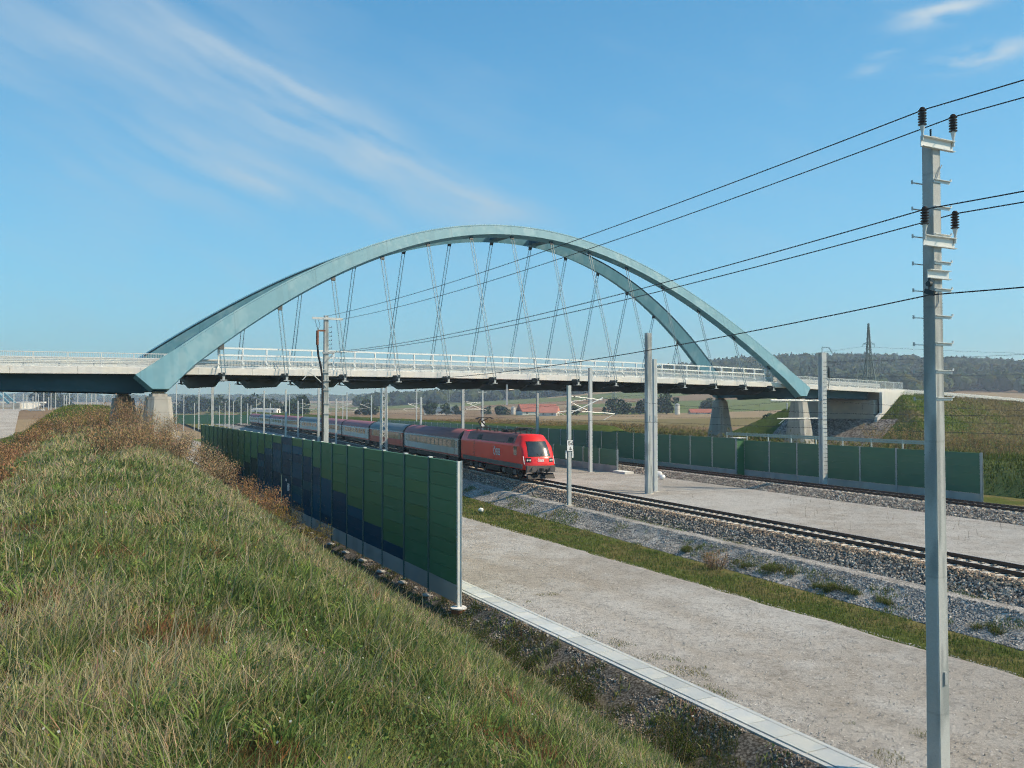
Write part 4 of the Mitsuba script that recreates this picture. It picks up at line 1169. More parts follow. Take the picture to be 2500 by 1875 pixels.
for px0, a_, h_, w_, m_, lab in ((1583, 39.2, 13.4, .52, 'concrete_pole', 'taller of the two bare poles standing side by side between the tracks'), (1598, 40.6, 11.3, .38, 'mast_steel', 'shorter pale green pole right beside the taller bare pole')):
    q = R(t_of(px0, a_), a_, .74); k = thing('bare_pole', lab, 'pole'); sq_pole(q, h_, w_, w_ * .88, DR, m_, k)
    b = MB(); b.lathe(q - UP * .2, [(.42, 0), (.42, .22), (.36, .26)], 12); part(k, 'footing', b, 'concrete')
    b = MB(); b.frame_box(q - DR * w_ * .5, NR, -DR, UP, (-.08, -.01, 6.0), (.08, .015, 6.5)); part(k, 'number_plate', b, 'galvanised')
mr, mpr = mast(2008, 55.0, 11.6, 'sturdy catenary mast with climbing rungs in front of the right hand barrier', .50)
for px0, y, r in ((1855, 978, .085), (1872, 1021, .05)):
    z = zpx(y, mpr[1]); L = (2000 - px0) / F * mpr[1] / .92
    b = MB(); b.tube([mpr * [1, 1, 0] + UP * z, mpr * [1, 1, 0] - NR * L + UP * z], r, 8); part(mr, 'arm_tube', b, 'galv_light', smooth=50)
b = MB(); q = mpr * [1, 1, 0] - NR * 3.9; b.tube([q + UP * zpx(1021, mpr[1]), q - NR * .2 + UP * zpx(1021, mpr[1]), q - NR * 0.9 + UP * zpx(1034, mpr[1])], .03, 5); b.lathe(q + UP * zpx(1000, mpr[1]), [(.03, 0), (.06, .1), (.06, .5), (.02, .6)], 8); part(mr, 'steady_arm', b, 'galvanised')
b = MB()
for z in np.arange(1.8, 12.2, .36): b.bar(mpr * [1, 1, 0] - DR * .27 - NR * .16 + UP * z, mpr * [1, 1, 0] - DR * .27 + NR * .30 + UP * z, .025)
part(mr, 'rungs', b, 'steel_dark', kind='stuff', label='climbing rungs up the mast')
b = MB(); zt = 12.4
b.tube([mpr * [1, 1, 0] + UP * zt, mpr * [1, 1, 0] + UP * (zt + .8), mpr * [1, 1, 0] + NR * .8 + UP * (zt + .75), mpr * [1, 1, 0] + NR * 1.2 + UP * (zt + .2)], .03, 5)
b.bar(mpr * [1, 1, 0] + UP * 12.0, mpr * [1, 1, 0] + NR * 1.6 + UP * 11.9, .07); b.lathe(mpr * [1, 1, 0] + NR * .75 + UP * 10.5, [(.05, 0), (.09, .1), (.09, .9), (.05, 1.0)], 8); b.bar(mpr * [1, 1, 0] + UP * 11.5, mpr * [1, 1, 0] + NR * .8 + UP * 11.5, .06); b.bar(mpr * [1, 1, 0] + UP * 10.6, mpr * [1, 1, 0] + NR * .8 + UP * 10.55, .06)
b.tube([mpr * [1, 1, 0] + NR * .8 + UP * 10.5, mpr * [1, 1, 0] + NR * .6 + UP * 9.4, mpr * [1, 1, 0] + NR * .2 + UP * 8.2], .03, 5)
part(mr, 'switch_gear', b, 'steel_dark')
b = MB(); b.bar(mpr * [1, 1, 0] + UP * 8.5, mpr * [1, 1, 0] - NR * 1.2 + UP * 8.55, .08); part(mr, 'side_bracket', b, 'steel_dark')

lat_t = t_of(937, 30.0); lp = R(lat_t, 30.0, 0); lp[2] = .5
lk = thing('lattice_mast', 'white latticed steel mast in front of the red coach', 'lattice mast')
def lattice(key, p, h, w0, w1, n, mat, rr=.05, ax=DR):
    ay = np.cross(UP, ax); leg = []
    for i, (sx, sy) in enumerate(((-1, -1), (1, -1), (1, 1), (-1, 1))):
        q = lambda z, sx=sx, sy=sy: p + UP * z + (ax * sx + ay * sy) * (w0 + (w1 - w0) * z / h) / 2
        b = MB(); b.bar(q(-.5), q(h), rr * 1.7); part(key, 'leg', b, mat); leg.append(q)
    b = MB(); zs = np.linspace(0, h, n + 1)
    for k in range(4):
        a, c = leg[k], leg[(k + 1) % 4]
        for j in range(n):
            if j % 2: b.bar(a(zs[j]), c(zs[j + 1]), rr)
            else: b.bar(c(zs[j]), a(zs[j + 1]), rr)
    part(key, 'lacing', b, mat, kind='stuff', label='zigzag lacing bars between the legs')


lattice(lk, lp, 11.5, .85, .6, 16, 'galv_light', .085)

named = [(1441, 46.0, 11.5, 'catenary mast behind the mast with the number board', .34, -1), (1130, 46.0, 11.5, 'steel mast rising behind the first grey coach up to the bridge deck', .38, 1), (1312, 56.0, 9.1, 'short mast directly above the front of the locomotive', .34, 0),
         (1178, 56.0, 10.8, 'mast with a white sign behind the raised pantograph', .26, -1), (1028, 56.0, 9.1, 'thick pale mast behind the roof of the first coach', .36, -1), (1017, 57.5, 11.6, 'thin pole with a small cross arm left of the thick pale mast', .22, 0),
         (907, 56.0, 10.0, 'mast in the green field left of the latticed mast', .26, -1), (847, 56.0, 11.2, 'taller of two thin masts between the concrete pole and the latticed mast', .30, 0), (837, 60.0, 10.0, 'shorter of two thin masts between the concrete pole and the latticed mast', .24, 0),
         (821, 30.1, 9.0, 'mast in front of the train just right of the concrete pole', .30, 1), (728, 30.1, 8.9, 'mast in front of the grey coaches left of the concrete pole', .30, 1), (778, 29.0, 12.0, 'pale mast close beside the left of the concrete pole', .42, 0),
         (698, 27.5, 12.5, 'mast above the blue door of the green barrier', .42, 0), (645, 27.0, 12.8, 'mast above the stepped left edge of the blue pattern', .42, 0), (739, 60.0, 10.0, 'thin distant mast in the field behind the grey coaches', .30, 0), (707, 60.0, 12.0, 'dark distant mast in the field behind the grey coaches', .34, 0)]
for x, a, h, lab, w, arm in named:
    k, p = mast(x, a, h, lab, w, arm)
    if x == 1178: b = MB(); b.frame_box(p - DR * .2, NR, -DR, UP, (-.3, 0, 3.6), (.3, .03, 4.5)); part(k, 'sign_plate', b, 'white')
    if x in (1178, 1017): b = MB(); b.bar(p + UP * (h - 1.2) - NR * .9, p + UP * (h - 1.2) + NR * .9, .09); part(k, 'cross_arm', b, 'galv_light')
# suspension post below the deck
b = MB(); q = BR(33, 2, 0); zt = float(deckz(33)) - 1.2
hk = thing('suspension_post', 'short white post hanging below the bridge deck with a dark insulator', 'suspension post')
b.bar(q + UP * zt, q + UP * (zt - 2.4), .22); part(hk, 'post', b, 'galv_light'); b = MB(); b.cyl(q + UP * (zt - .6) + BU * .2, q + UP * (zt - .6) + BU * .9, .09, 8); part(hk, 'insulator', b, 'insulator')

# the many far masts at the left
YL = 335.0
for x, yt, yb, w in ((431, 938, 1036, .34), (449, 963, 1036, .26), (475, 984, 1036, .26), (486, 938, 1043, .40), (536, 991, 1037, .26), (560, 936, 1041, .44), (589, 966, 1045, .36), (605, 985, 1045, .3), (613, 990, 1045, .3), (519, 938, 1037, 1.0), (550, 984, 1040, .26), (570, 980, 1040, .26), (626, 975, 1040, .26), (660, 985, 1040, .26)):
    p = np.array([(x - 1250) / F * YL, YL, 0]); gz = min(ground_z(p[0], p[1]), zpx(yb, YL)); p[2] = gz
    k = thing('catenary_mast', 'slim grey mast among many above the far end of the green barrier' if w < .9 else 'broad concrete pole among the slim masts above the far end of the green barrier', 'catenary mast', 'far masts above the end of the barrier' if w < .9 else None)
    h_mast(p, zpx(yt, YL) - gz, w, DR, k, 'mast_steel' if w < .9 else 'concrete_pole')
for x, yt, yb in ((8, 956, 1001), (34, 962, 1003), (57, 961, 1001), (66, 964, 999), (81, 967, 1000), (94, 963, 1002), (107, 953, 1003), (119, 969, 997), (125, 960, 997), (136, 951, 998), (157, 965, 996), (163, 966, 997), (190, 946, 996), (224, 952, 1010), (234, 955, 1011), (238, 977, 1011), (254, 944, 1013), (274, 964, 1011), (88, 945, 985), (170, 946, 985), (211, 946, 985)):
    Y = 430.0; p = np.array([(x - 1250) / F * Y, Y, 0]); p[2] = plain_z(p[0], p[1])
    k = thing('catenary_mast', 'slim grey mast in the far cluster left of the bridge piers', 'catenary mast', 'far masts left of the piers'); h_mast(p, zpx(yt, Y) - p[2], .40, DR, k, 'mast_steel')

# catenary: messenger and contact wire over both tracks
for ax, nmx in ((AXN, 'near'), (AXF, 'far')):
    sup = np.arange(58.6 - 124, 420, 62.0)
    k = thing('overhead_wire', f'contact and messenger wires over the {nmx} track', 'overhead wire'); b = MB()
    for t0, t1 in zip(sup[:-1], sup[1:]):
        s = np.linspace(0, 1, 14)
        for zc, sg_, r in ((8.6, 1.0, .011), (6.92, .06, .011)): b.tube(R(t0 + (t1 - t0) * s, ax, zc - sg_ * 4 * s * (1 - s)), r, 4)
        for q in np.linspace(.1, .9, 7): b.bar(R(t0 + (t1 - t0) * q, ax, 8.6 - 4 * q * (1 - q)), R(t0 + (t1 - t0) * q, ax, 6.9), .008)
    scene[k] = mikit.ply(b.get(), 'mat_wire')
hi_ = [(mpr * [1, 1, 0] + NR * 1.5 + UP * 11.95, 'upper wire running to the right from the sturdy mast'), (mpr * [1, 1, 0] + NR * .8 + UP * 10.55, 'lower wire running to the right from the sturdy mast')]
for p, lab in hi_: sag_wire(p, R(-2, 58.5, p[2] + .4), .5, .014, label=lab, group='wires from the sturdy mast')

# ------------------------------------------------------------------ far things
def pylon(x, y_top, y_base_z, Y, h, arms, label, w=5.5, rr=.16):
    p = np.array([(x - 1250) / F * Y, Y, 0.]); zt = zpx(y_top, Y); p[2] = zt - h
    k = thing('pylon', label, 'pylon')
    ax = np.array([1., 0, 0]); hb = h * .62
    lattice(k, p, hb, w, 1.5, 10, 'pylon', rr, ax); lattice(k, p + UP * hb, h - hb, 1.5, .25, 12, 'pylon', rr * .8, ax)
    tips = []
    for z, L in arms:
        b = MB(); c = p + UP * z
        for s in (-1, 1):
            for dz in (0, 1.0): b.bar(c + UP * dz, c + ax * s * L + UP * .1, rr * .8)
            for q in (.3, .6): b.bar(c + ax * s * L * q, c + ax * s * L * q + UP * (1 - q), rr * .6)
            tips.append(c + ax * s * L)
            b.cyl(c + ax * s * L, c + ax * s * L - UP * .9, .09, 5)
        part(k, 'cross_arm', b, 'pylon')
    return tips + [p + UP * h]


tp1 = pylon(2122, 789, 0, 330.0, 34.0, ((21.0, 3.3), (16.5, 2.4), (26.0, 2.2), (9.5, 5.6), (5.5, 6.2)), 'tall lattice pylon standing in front of the wooded hill at the right', 6.0, .21)
tp2 = pylon(1095, 940, 0, 620.0, 27.0, ((18, 5.5), (13, 7.0)), 'distant lattice pylon seen below the bridge deck', 5.0, .22)
tp3 = pylon(1498, 930, 0, 640.0, 30.0, ((20, 5.0), (15, 6.0)), 'faint distant pylon behind the fields in the middle', 5.0, .16)
for i in range(4):
    p = tp1[[2, 4, 0, 1][i]] - UP * .9
    sag_wire(p, p + np.array([260, -60, (-3, 0, -2, 1)[i]]), 5, .045, label='thin high voltage wire running right from the tall pylon', group='pylon wires to the right', n=24)
    sag_wire(p, p + np.array([-330, 420, -14]), 7, .045, label='thin high voltage wire running left from the tall pylon', group='pylon wires to the left', n=24)


def tree(x, Y, h, wd, label, cat='tree', shape='round', col=(.045, .075, .025), n=900, group=None, z0=None, yb=None):
    p = np.array([(x - 1250) / F * Y, Y, 0.]); p[2] = plain_z(p[0], p[1]) if z0 is None else z0
    k = thing('tree' if shape != 'bush' else 'bush', label, cat, group)
    r = np.random.default_rng(int(x * 7 + Y)); b = MB(); top = p + UP * h * .7
    b.tube([p - UP * .3, p + UP * h * .35, top], [h * .035 + .05, h * .024 + .03, .03], 6)
    for _ in range(5):
        a = r.uniform(0, 6.28); z = r.uniform(.25, .6) * h; e = np.array([math.cos(a), math.sin(a), 0]) * wd * .35 * r.uniform(.6, 1); b.bar(p + UP * z, p + UP * (z + h * .2) + e, .08 * h / 8, w2=.03)
    part(k, 'trunk', b, 'bark')
    # crown: leaf clumps on lobes
    nl = 14; th = r.uniform(0, 2 * np.pi, nl); q_ = r.uniform(0, .42, nl); lc = np.stack([np.cos(th) * q_ * wd, np.sin(th) * q_ * wd, (r.uniform(.30, .95, nl) - .5 * q_) * h], 1); lr = r.uniform(.09, .24, nl) * wd
    idx = r.integers(0, nl, n); d = r.normal(size=(n, 3)); d /= np.linalg.norm(d, axis=1, keepdims=True)
    c = lc[idx] + d * (lr[idx] * r.uniform(.55, 1.05, n) ** .5)[:, None] * [1, 1, .95]
    c[:, 2] = np.maximum(c[:, 2], .12 * h)
    s = wd * .040 * r.uniform(.6, 1.7, n)
    q = r.normal(size=(n, 3)); q /= np.linalg.norm(q, axis=1, keepdims=True); q2 = np.cross(q, r.normal(size=(n, 3))); q2 /= np.linalg.norm(q2, axis=1, keepdims=True)
    v = np.stack([c + q * s[:, None], c - q * s[:, None] * .6 + q2 * s[:, None], c - q * s[:, None] * .6 - q2 * s[:, None]], 1) + p
    cc = np.array(col) * (r.uniform(.65, 1.4, (nl, 1))[idx] * r.uniform(.8, 1.25, (n, 1))) * np.array([1, 1, 1])
    part(k, 'crown', (v.reshape(-1, 3), np.arange(3 * n).reshape(-1, 3)), 'vcol', color=np.repeat(cc, 3, 0))
    return k


for x, Y, h, w, lab in ((1503, 560, 10, 15, 'dark round tree left of the twin poles in the fields'), (1531, 560, 7, 10, 'lower dark tree beside the round tree left of the twin poles'), (1563, 570, 9, 14, 'broad dark tree directly left of the twin poles'), (1627, 560, 12, 17, 'large dark tree right of the twin poles'), (1722, 640, 9, 16, 'tree standing behind the long red roof'), (1398, 560, 6, 9, 'small dark tree left of the number board mast'),
                        (1893, 240, 5.4, 6.5, 'small bushy tree seen between the two right hand piers'), (1050, 600, 9, 14, 'dark tree group left of the thin pole in the fields'), (1090, 600, 8, 9, 'pointed dark tree right of the distant pylon foot'), (1115, 600, 7, 9, 'dark tree below the bridge left of the steel mast'), (1188, 600, 7, 8, 'pointed dark tree behind the pantograph mast'), (1220, 600, 5, 13, 'low wide dark shrubbery right of the pantograph mast'),
                        (893, 620, 9, 18, 'dark clump of trees left of the latticed mast'), (740, 620, 13, 22, 'large dark tree mass left of the concrete pole'), (712, 650, 11, 18, 'dark tree at the left end of the tree mass by the concrete pole')):
    tree(x, Y, h, w, lab, col=(.040, .066, .030), n=1100)
for i, x in enumerate(range(520, 700, 26)): tree(x + 7 * math.sin(i * 3), 820 + 30 * math.sin(i), 13 + 3 * math.sin(i * 2), 24, 'dark tree in the distant row beyond the train', group='distant row of trees beyond the train', col=(.045, .068, .034), n=500)
for i, x in enumerate((105, 120, 140, 452, 466, 480, 496)): tree(x, 980, 16 + 3 * math.sin(i * 2), 34, 'dark tree on the far skyline at the left', group='trees on the far left skyline', col=(.045, .066, .036), n=500)


def house(x, Y, w, d, hw, hr, label, roof='red_tile', wall='render_wall', yaw=0., cat='farm building', name='barn'):
    p = np.array([(x - 1250) / F * Y, Y, 0.]); p[2] = plain_z(p[0], p[1]) - .3
    ax = np.array([math.cos(yaw), math.sin(yaw), 0]); ay = np.cross(UP, ax); k = thing(name, label, cat)
    b = MB(); b.frame_box(p, ax, ay, UP, (-w / 2, -d / 2, 0), (w / 2, d / 2, hw)); wk = part(k, 'wall', b, wall)
    b = MB(); sec = [(-d / 2 - .5, hw - .15), (0, hw + hr), (d / 2 + .5, hw - .15), (d / 2 + .5, hw - .35), (0, hw + hr - .2), (-d / 2 - .5, hw - .35)]
    b.loft([[p + ax * s + ay * q[0] + UP * q[1] for q in sec] for s in (-w / 2 - .4, w / 2 + .4)]); rk = part(k, 'roof', fixn(b), roof)
    n = max(2, int(w / 6))
    for i in range(n):
        b = MB(); s = -w / 2 + (i + .5) * w / n; b.frame_box(p, ax, ay, UP, (s - .7, -d / 2 - .05, hw * .4), (s + .7, -d / 2 + .02, hw * .75)); part(wk, 'window', b, 'glass_dark')
    b = MB(); b.frame_box(p, ax, ay, UP, (w / 2 - .02, -1.6, 0), (w / 2 + .06, 1.6, hw * .8)); part(wk, 'door', b, 'bark')
    return k


house(1312, 600, 26, 17, 2.6, 5.0, 'wide barn with a faded red roof above the locomotive', 'red_tile', yaw=.25)
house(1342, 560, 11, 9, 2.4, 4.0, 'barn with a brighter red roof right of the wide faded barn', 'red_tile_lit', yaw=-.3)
house(1712, 560, 15, 8, 1.4, 2.2, 'long low building with a red roof left of the far pier', 'red_tile')
house(1072, 640, 22, 12, 2.6, 3.4, 'grey roofed farmstead left of the thin pole in the fields', 'roof_dark', yaw=.1)
house(650, 700, 20, 12, 4.6, .3, 'long white industrial hall beyond the train', 'white', 'white', cat='industrial hall', name='hall')
for x, Y, h, lab in ((1653, 555, 6.4, 'pale round silo between the large dark tree and the red roof'), (1253, 620, 5.0, 'small white silo tower beside the wide faded barn')):
    p = np.array([(x - 1250) / F * Y, Y, 0.]); p[2] = plain_z(p[0], p[1]) - .2; k = thing('silo', lab, 'silo')
    b = MB(); b.cyl(p, p + UP * h, 1.6, 14); part(k, 'body', b, 'render_wall', smooth=40); b = MB(); b.lathe(p + UP * h, [(1.75, 0), (1.75, .2), (.4, .9)], 14); part(k, 'roof', b, 'galvanised', smooth=40)
    b = MB(); b.bar(p + np.array([-1.2, -1.3, h * .2]), p + np.array([-1.2, -1.3, h]), .35); part(k, 'ladder', b, 'galvanised')
# pale box and the second arch bridge at the far left
p = ground_at(88, 1030, 1.2); k = thing('signal_hut', 'pale grey box like hut beside the far left gravel track', 'hut'); q = p * [1, 1, 0]
b = MB(); b.frame_box(q, [1, 0, 0], [0, 1, 0], UP, (-2.6, -1.5, .3), (2.9, 1.5, zpx(1002, p[1]))); part(k, 'wall', b, 'coach_pale'); b = MB(); b.frame_box(q, [1, 0, 0], [0, 1, 0], UP, (-2.75, -1.7, zpx(1002, p[1])), (3.05, 1.7, zpx(1000, p[1]))); part(k, 'roof', b, 'galv_light')
Y = 600.0; xp = lambda x: (x - 1250) / F * Y
k = thing('road_bridge', 'second blue arched bridge far off at the left edge', 'bridge')
b = MB(); b.bar([xp(-160), Y, zpx(982, Y)], [xp(72), Y + 20, zpx(982, Y)], 9, .9); part(k, 'deck', b, 'concrete_white')
for dy in (-4, 4):
    s = np.linspace(-1, 1, 24); b = MB(); pts = [np.array([xp(-60 + 90 * q), Y + dy, zpx(985, Y) + 13 * (1 - q * q)]) for q in s]
    for p0, p1 in zip(pts[:-1], pts[1:]): b.bar(p0, p1, 1.0, 1.4)
    part(k, 'arch_rib', b, 'arch_paint')
for x in (36, -60):
    b = MB(); b.bar([xp(x), Y + 3, -1], [xp(x), Y + 3, zpx(984, Y)], 5, 2.2); part(k, 'pier', b, 'concrete')
b = MB(); b.add([[xp(42), Y + 4, zpx(984, Y)], [xp(75), Y + 18, zpx(984, Y)], [xp(42), Y + 4, 2], [xp(42), Y + 8, zpx(984, Y)], [xp(75), Y + 22, zpx(984, Y)], [xp(42), Y + 8, 2]], [[0, 1, 2], [5, 4, 3], [0, 3, 4], [0, 4, 1], [1, 4, 5], [1, 5, 2], [2, 5, 3], [2, 3, 0]]); part(k, 'wing_wall', b, 'concrete_white')
# far barrier behind the gravel
k = thing('noise_barrier', 'distant dark green barrier behind the gravel left of the train', 'noise barrier')
pa, pb_ = ground_at(412, 1036, .8), ground_at(640, 1036, .8); e = np.linspace(0, 1, 13)
for i in range(12):
    p0, p1 = pa + (pb_ - pa) * e[i], pa + (pb_ - pa) * e[i + 1]; d = unit(p1 - p0)
    b = MB(); b.bar(p0 + d * .1 + UP * 2.0, p1 - d * .1 + UP * 2.0, .15, 3.6); part(k, 'panel', b, 'panel_far')
    b = MB(); b.bar(p0 - UP * .5, p0 + UP * 4.0, .2); part(k, 'post', b, 'barrier_post')
# gravel track in the open at the far left
pts = [np.array([-70., 118, 0]), np.array([-91., 158, 0]), np.array([-140., 245, 0]), np.array([-205., 362, 0]), np.array([-330., 600, 0])]
rows = []
cs = np.array(pts); tq = np.linspace(0, 4, 60); cx, cy = np.interp(tq, range(5), cs[:, 0]), np.interp(tq, range(5), cs[:, 1])
for x, y in zip(cx, cy):
    rows.append([[x + o * .9, y + o * .45, plain_z(x + o * .9, y + o * .45) + .12 + .05 * (abs(o) < 9)] for o in np.linspace(-24, 0, 7)])
single('gravel_track', grid_mesh(np.array(rows)), 'gravel', 'pale gravel track leading away at the far left', kind='structure', smooth=True)
# gravel path in the fields right of the near barrier
rows = [[[*R(t, a)[:2], plain_z(*R(t, a)[:2]) + .15] for a in (70, 73)] for t in np.arange(60, 190, 6.)]
single('field_path', grid_mesh(np.array(rows)), 'gravel', 'pale path along the fields behind the barrier', kind='structure', smooth=True)

# grass bank beyond the tracks
tt, aa = np.meshgrid(np.arange(108, 640, 4.), np.linspace(60, 84, 13), indexing='ij')
P = R(tt, aa); hb = 3.7 * sstep(108, 128, tt); P[..., 2] = plain_z(P[..., 0], P[..., 1]) * .5 + .3 + hb * np.exp(-((aa - 71) / 5.5) ** 2) + .5 * (nfbm(tt, aa, .2, 3, 5) - .5) - .8 * (abs(aa - 72) > 11.5)
single('grass_bank', grid_mesh(P), 'shoulder', 'low green bank beyond the tracks behind the train', kind='structure', smooth=True)


def scatter_tris(c, size, col, r, upright=0.0, aspect=1.0):
    """one triangle pair (kinked leaf) at every point c"""
    n = len(c); q = r.normal(size=(n, 3)); q[:, 2] += upright; q /= np.linalg.norm(q, axis=1, keepdims=True)
    s = np.cross(q, r.normal(size=(n, 3))); s /= np.maximum(np.linalg.norm(s, axis=1, keepdims=True), 1e-6)
    L, W = size[:, None], size[:, None] * aspect
    v = np.stack([c, c + q * L * .5 + s * W * .5, c + q * L, c + q * L * .5 - s * W * .5], 1).reshape(-1, 3)
    i = np.arange(n) * 4
    f = np.concatenate([np.stack([i, i + 1, i + 2], 1), np.stack([i, i + 2, i + 3], 1)])
    return v, f, np.repeat(col, 4, 0)


# wood on the hill: one canopy per tree, joined
r = np.random.default_rng(3)
N = 7600
X, Yv = r.uniform(-260, 1400, N), r.uniform(860, 1860, N); hz = hill_z(X, Yv)
ok = (np.exp(-((Yv - 1750) / 470) ** 2 / 2) > .62 - .40 * sstep(150, 430, X) + .22 * (nfbm(X, Yv, .006, 2, 7) - .5)) & (hz > 7) & (Yv < 1830)
X, Yv = X[ok], Yv[ok]; nT = len(X); hh = r.uniform(13, 22, nT); zz = plain_z(X, Yv)
ico = trimesh.creation.icosphere(subdivisions=1); iv, jf = np.asarray(ico.vertices), np.asarray(ico.faces)
W = r.uniform(6.5, 10, nT); jit = r.uniform(.72, 1.25, (nT, len(iv), 1)); con = r.random(nT) < .35
shp = iv[None] * np.stack([W, W, hh * .48], 1)[:, None] * jit
shp[con] *= np.where(iv[:, 2:3] > 0, 1 - .75 * np.clip(iv[:, 2:3], 0, 1), 1.) * [1, 1, 0] + [0, 0, 1.25]
V = shp + np.stack([X, Yv, zz + hh * .5], 1)[:, None]
C = np.array([.036, .055, .026]) * r.uniform(.7, 1.5, (nT, 1)) * np.where(con[:, None], [.8, .92, 1.0], [1.1, 1.0, .8]) * np.where(r.random((nT, 1)) < .12, [1.5, 1.1, .8], [1, 1, 1])
single('forest', (V.reshape(-1, 3), (jf[None] + (np.arange(nT) * len(iv))[:, None, None]).reshape(-1, 3)), 'vcol', 'dark mixed wood covering the long hill at the right', 'forest', kind='stuff', color=np.repeat(C, len(iv), 0))
# woods on the far skyline
N = 2600; X, Yv = r.uniform(-2700, 300, N), r.uniform(2700, 3400, N); ok = nfbm(X, Yv, .004, 2, 17) > .5; X, Yv = X[ok], Yv[ok]; nT = len(X); zz = plain_z(X, Yv)
shp = iv[None] * r.uniform(10, 17, (nT, 1, 1)) * [1.6, 1.6, .8] * r.uniform(.7, 1.25, (nT, len(iv), 1)); V = shp + np.stack([X, Yv, zz + 7], 1)[:, None]
single('forest', (V.reshape(-1, 3), (jf[None] + (np.arange(nT) * len(iv))[:, None, None]).reshape(-1, 3)), 'vcol', 'blue grey woods on the low hills along the far left horizon', 'forest', kind='stuff', color=np.repeat(np.array([.04, .058, .03]) * r.uniform(.7, 1.4, (nT, 1)), len(iv), 0))

# maize beside the far pier and right of the embankment
def maize(t0, t1, a0, a1, n, h, label, cols, frame=R, zf=None):
    t, a = r.uniform(t0, t1, n), np.round(r.uniform(a0, a1, n) / .9) * .9 + r.normal(0, .1, n); p = frame(t, a, 0.)
    p[:, 2] = (plain_z(p[:, 0], p[:, 1]) if zf is None else zf(p)) + r.uniform(0, .8, n) * h
    cc = np.array(cols)[r.integers(0, len(cols), n)] * r.uniform(.75, 1.25, (n, 1))
    v, f, c = scatter_tris(p, r.uniform(.35, .8, n), cc, r, 1.2, .16)
    single('maize_field', (v, f), 'vcol', label, 'maize', kind='stuff', color=c)


maize(84, 240, 76, 122, 60000, 2.1, 'yellow green maize standing behind the far right pier', [(.16, .17, .04), (.22, .18, .07), (.12, .15, .035), (.26, .2, .1)])
maize(190, 340, 98, 140, 40000, 2.2, 'dry brown maize strip beyond the grass bank', [(.22, .14, .06), (.27, .18, .08), (.15, .11, .05)])
maize(140, 165, 76, 98, 12000, 2.0, 'dark block of uncut maize left of the twin poles', [(.10, .085, .035), (.14, .1, .045), (.07, .07, .03)])

# ------------------------------------------------------------------ foreground vegetation
def blades(base, L, W, lean, col, r, bend=.5):
    """grass blades of three triangles each: base (n, 3), length, width, lean (n, 2) sideways, colour (n, 3)"""
    n = len(base); th = r.uniform(0, 2 * np.pi, n); sd = np.stack([np.cos(th), np.sin(th), np.zeros(n)], 1) * W[:, None] / 2
    d1 = np.stack([lean[:, 0] * (1 - bend), lean[:, 1] * (1 - bend), np.ones(n)], 1); d1 /= np.linalg.norm(d1, axis=1, keepdims=True)
    d2 = np.stack([lean[:, 0] * (1 + 1.6 * bend), lean[:, 1] * (1 + 1.6 * bend), np.full(n, .8)], 1); d2 /= np.linalg.norm(d2, axis=1, keepdims=True)
    m = base + d1 * L[:, None] * .55; t = m + d2 * L[:, None] * .5
    v = np.stack([base - sd, base + sd, m - sd * .8, m + sd * .8, t], 1).reshape(-1, 3)
    i = np.arange(n) * 5
    f = np.concatenate([np.stack([i, i + 1, i + 3], 1), np.stack([i, i + 3, i + 2], 1), np.stack([i + 2, i + 3, i + 4], 1)])
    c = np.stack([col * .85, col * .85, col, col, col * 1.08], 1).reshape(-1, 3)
    return v, f, c


GREEN, LUSH, STRAW, RUSSET = np.array([.198, .235, .084]), np.array([.138, .188, .062]), np.array([.44, .375, .22]), np.array([.22, .115, .06])
r = np.random.default_rng(11)
# sample the visible part of the embankment in rings, thinning out with distance
def ring_points(n, r0, r1, az0, az1, p=1.0):
    az = np.radians(r.uniform(az0, az1, n)); q = np.exp(r.uniform(np.log(r0), np.log(r1), n))
    return q * np.sin(az), q * np.cos(az), q


X, Y, D = ring_points(500000, 2.7, 95, -40, 22)
t, a = toB(X, Y); ok = (a < 14.8) & (a > -9); X, Y, D, t, a = X[ok], Y[ok], D[ok], t[ok], a[ok]
z = mound_z(t, a)
gapn = nfbm(X, Y, 1.1, 3, 51)
ok = (a < 13.1 + 3.0 * (gapn - .5)) | (r.random(len(a)) < np.where(a < 14.9, np.clip((gapn - .50) * 5, 0, 1), .0)); X, Y, D, t, a, z = (q[ok] for q in (X, Y, D, t, a, z)); n = len(X)
dry = nfbm(X, Y, .42, 4, 61) + .08 * (D > 14) - .16 * (a > 6.5) - .06
tuft = nfbm(X, Y, 2.6, 2, 71); tall = np.clip((tuft - .45) * 3.2, 0, 1.2)
kind = r.random(n); isdry = kind < np.clip((dry - .38) * 3.0, .10, .70)
rus = (nfbm(X, Y, .8, 3, 81) > .655) | ((a < -1.9 - .6 * nfbm(X, Y, .5, 2, 6)) & (r.random(n) < .75))
lush = (nfbm(X, Y, .7, 3, 91) > .56)
C = np.where(isdry[:, None], STRAW, np.where(lush[:, None], LUSH, GREEN))
C = np.where((rus & (kind < .5))[:, None], RUSSET, C) * r.uniform(.65, 1.35, (n, 1)) * (1 + .12 * r.normal(size=(n, 3)))
L = (.07 + .12 * r.random(n) + .22 * tall * r.random(n)) * np.where(isdry, 1.3, 1.0) * (1 + .012 * D) * np.where(a > 12.5, .8, 1)
W = np.clip(.0028 + .0011 * D, .003, .065) * r.uniform(.6, 1.3, n) * np.where(isdry, .7, 1.1)
flow = 2 * np.pi * nfbm(X, Y, .5, 2, 33) * 2
ln = np.stack([np.cos(flow), np.sin(flow)], 1) * .28 + r.normal(0, .38, (n, 2))
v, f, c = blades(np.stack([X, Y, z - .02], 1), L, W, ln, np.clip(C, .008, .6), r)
single('grass', (v, f), 'leaf', 'long green and straw coloured grass covering the embankment in front', 'grass', kind='stuff', color=c)

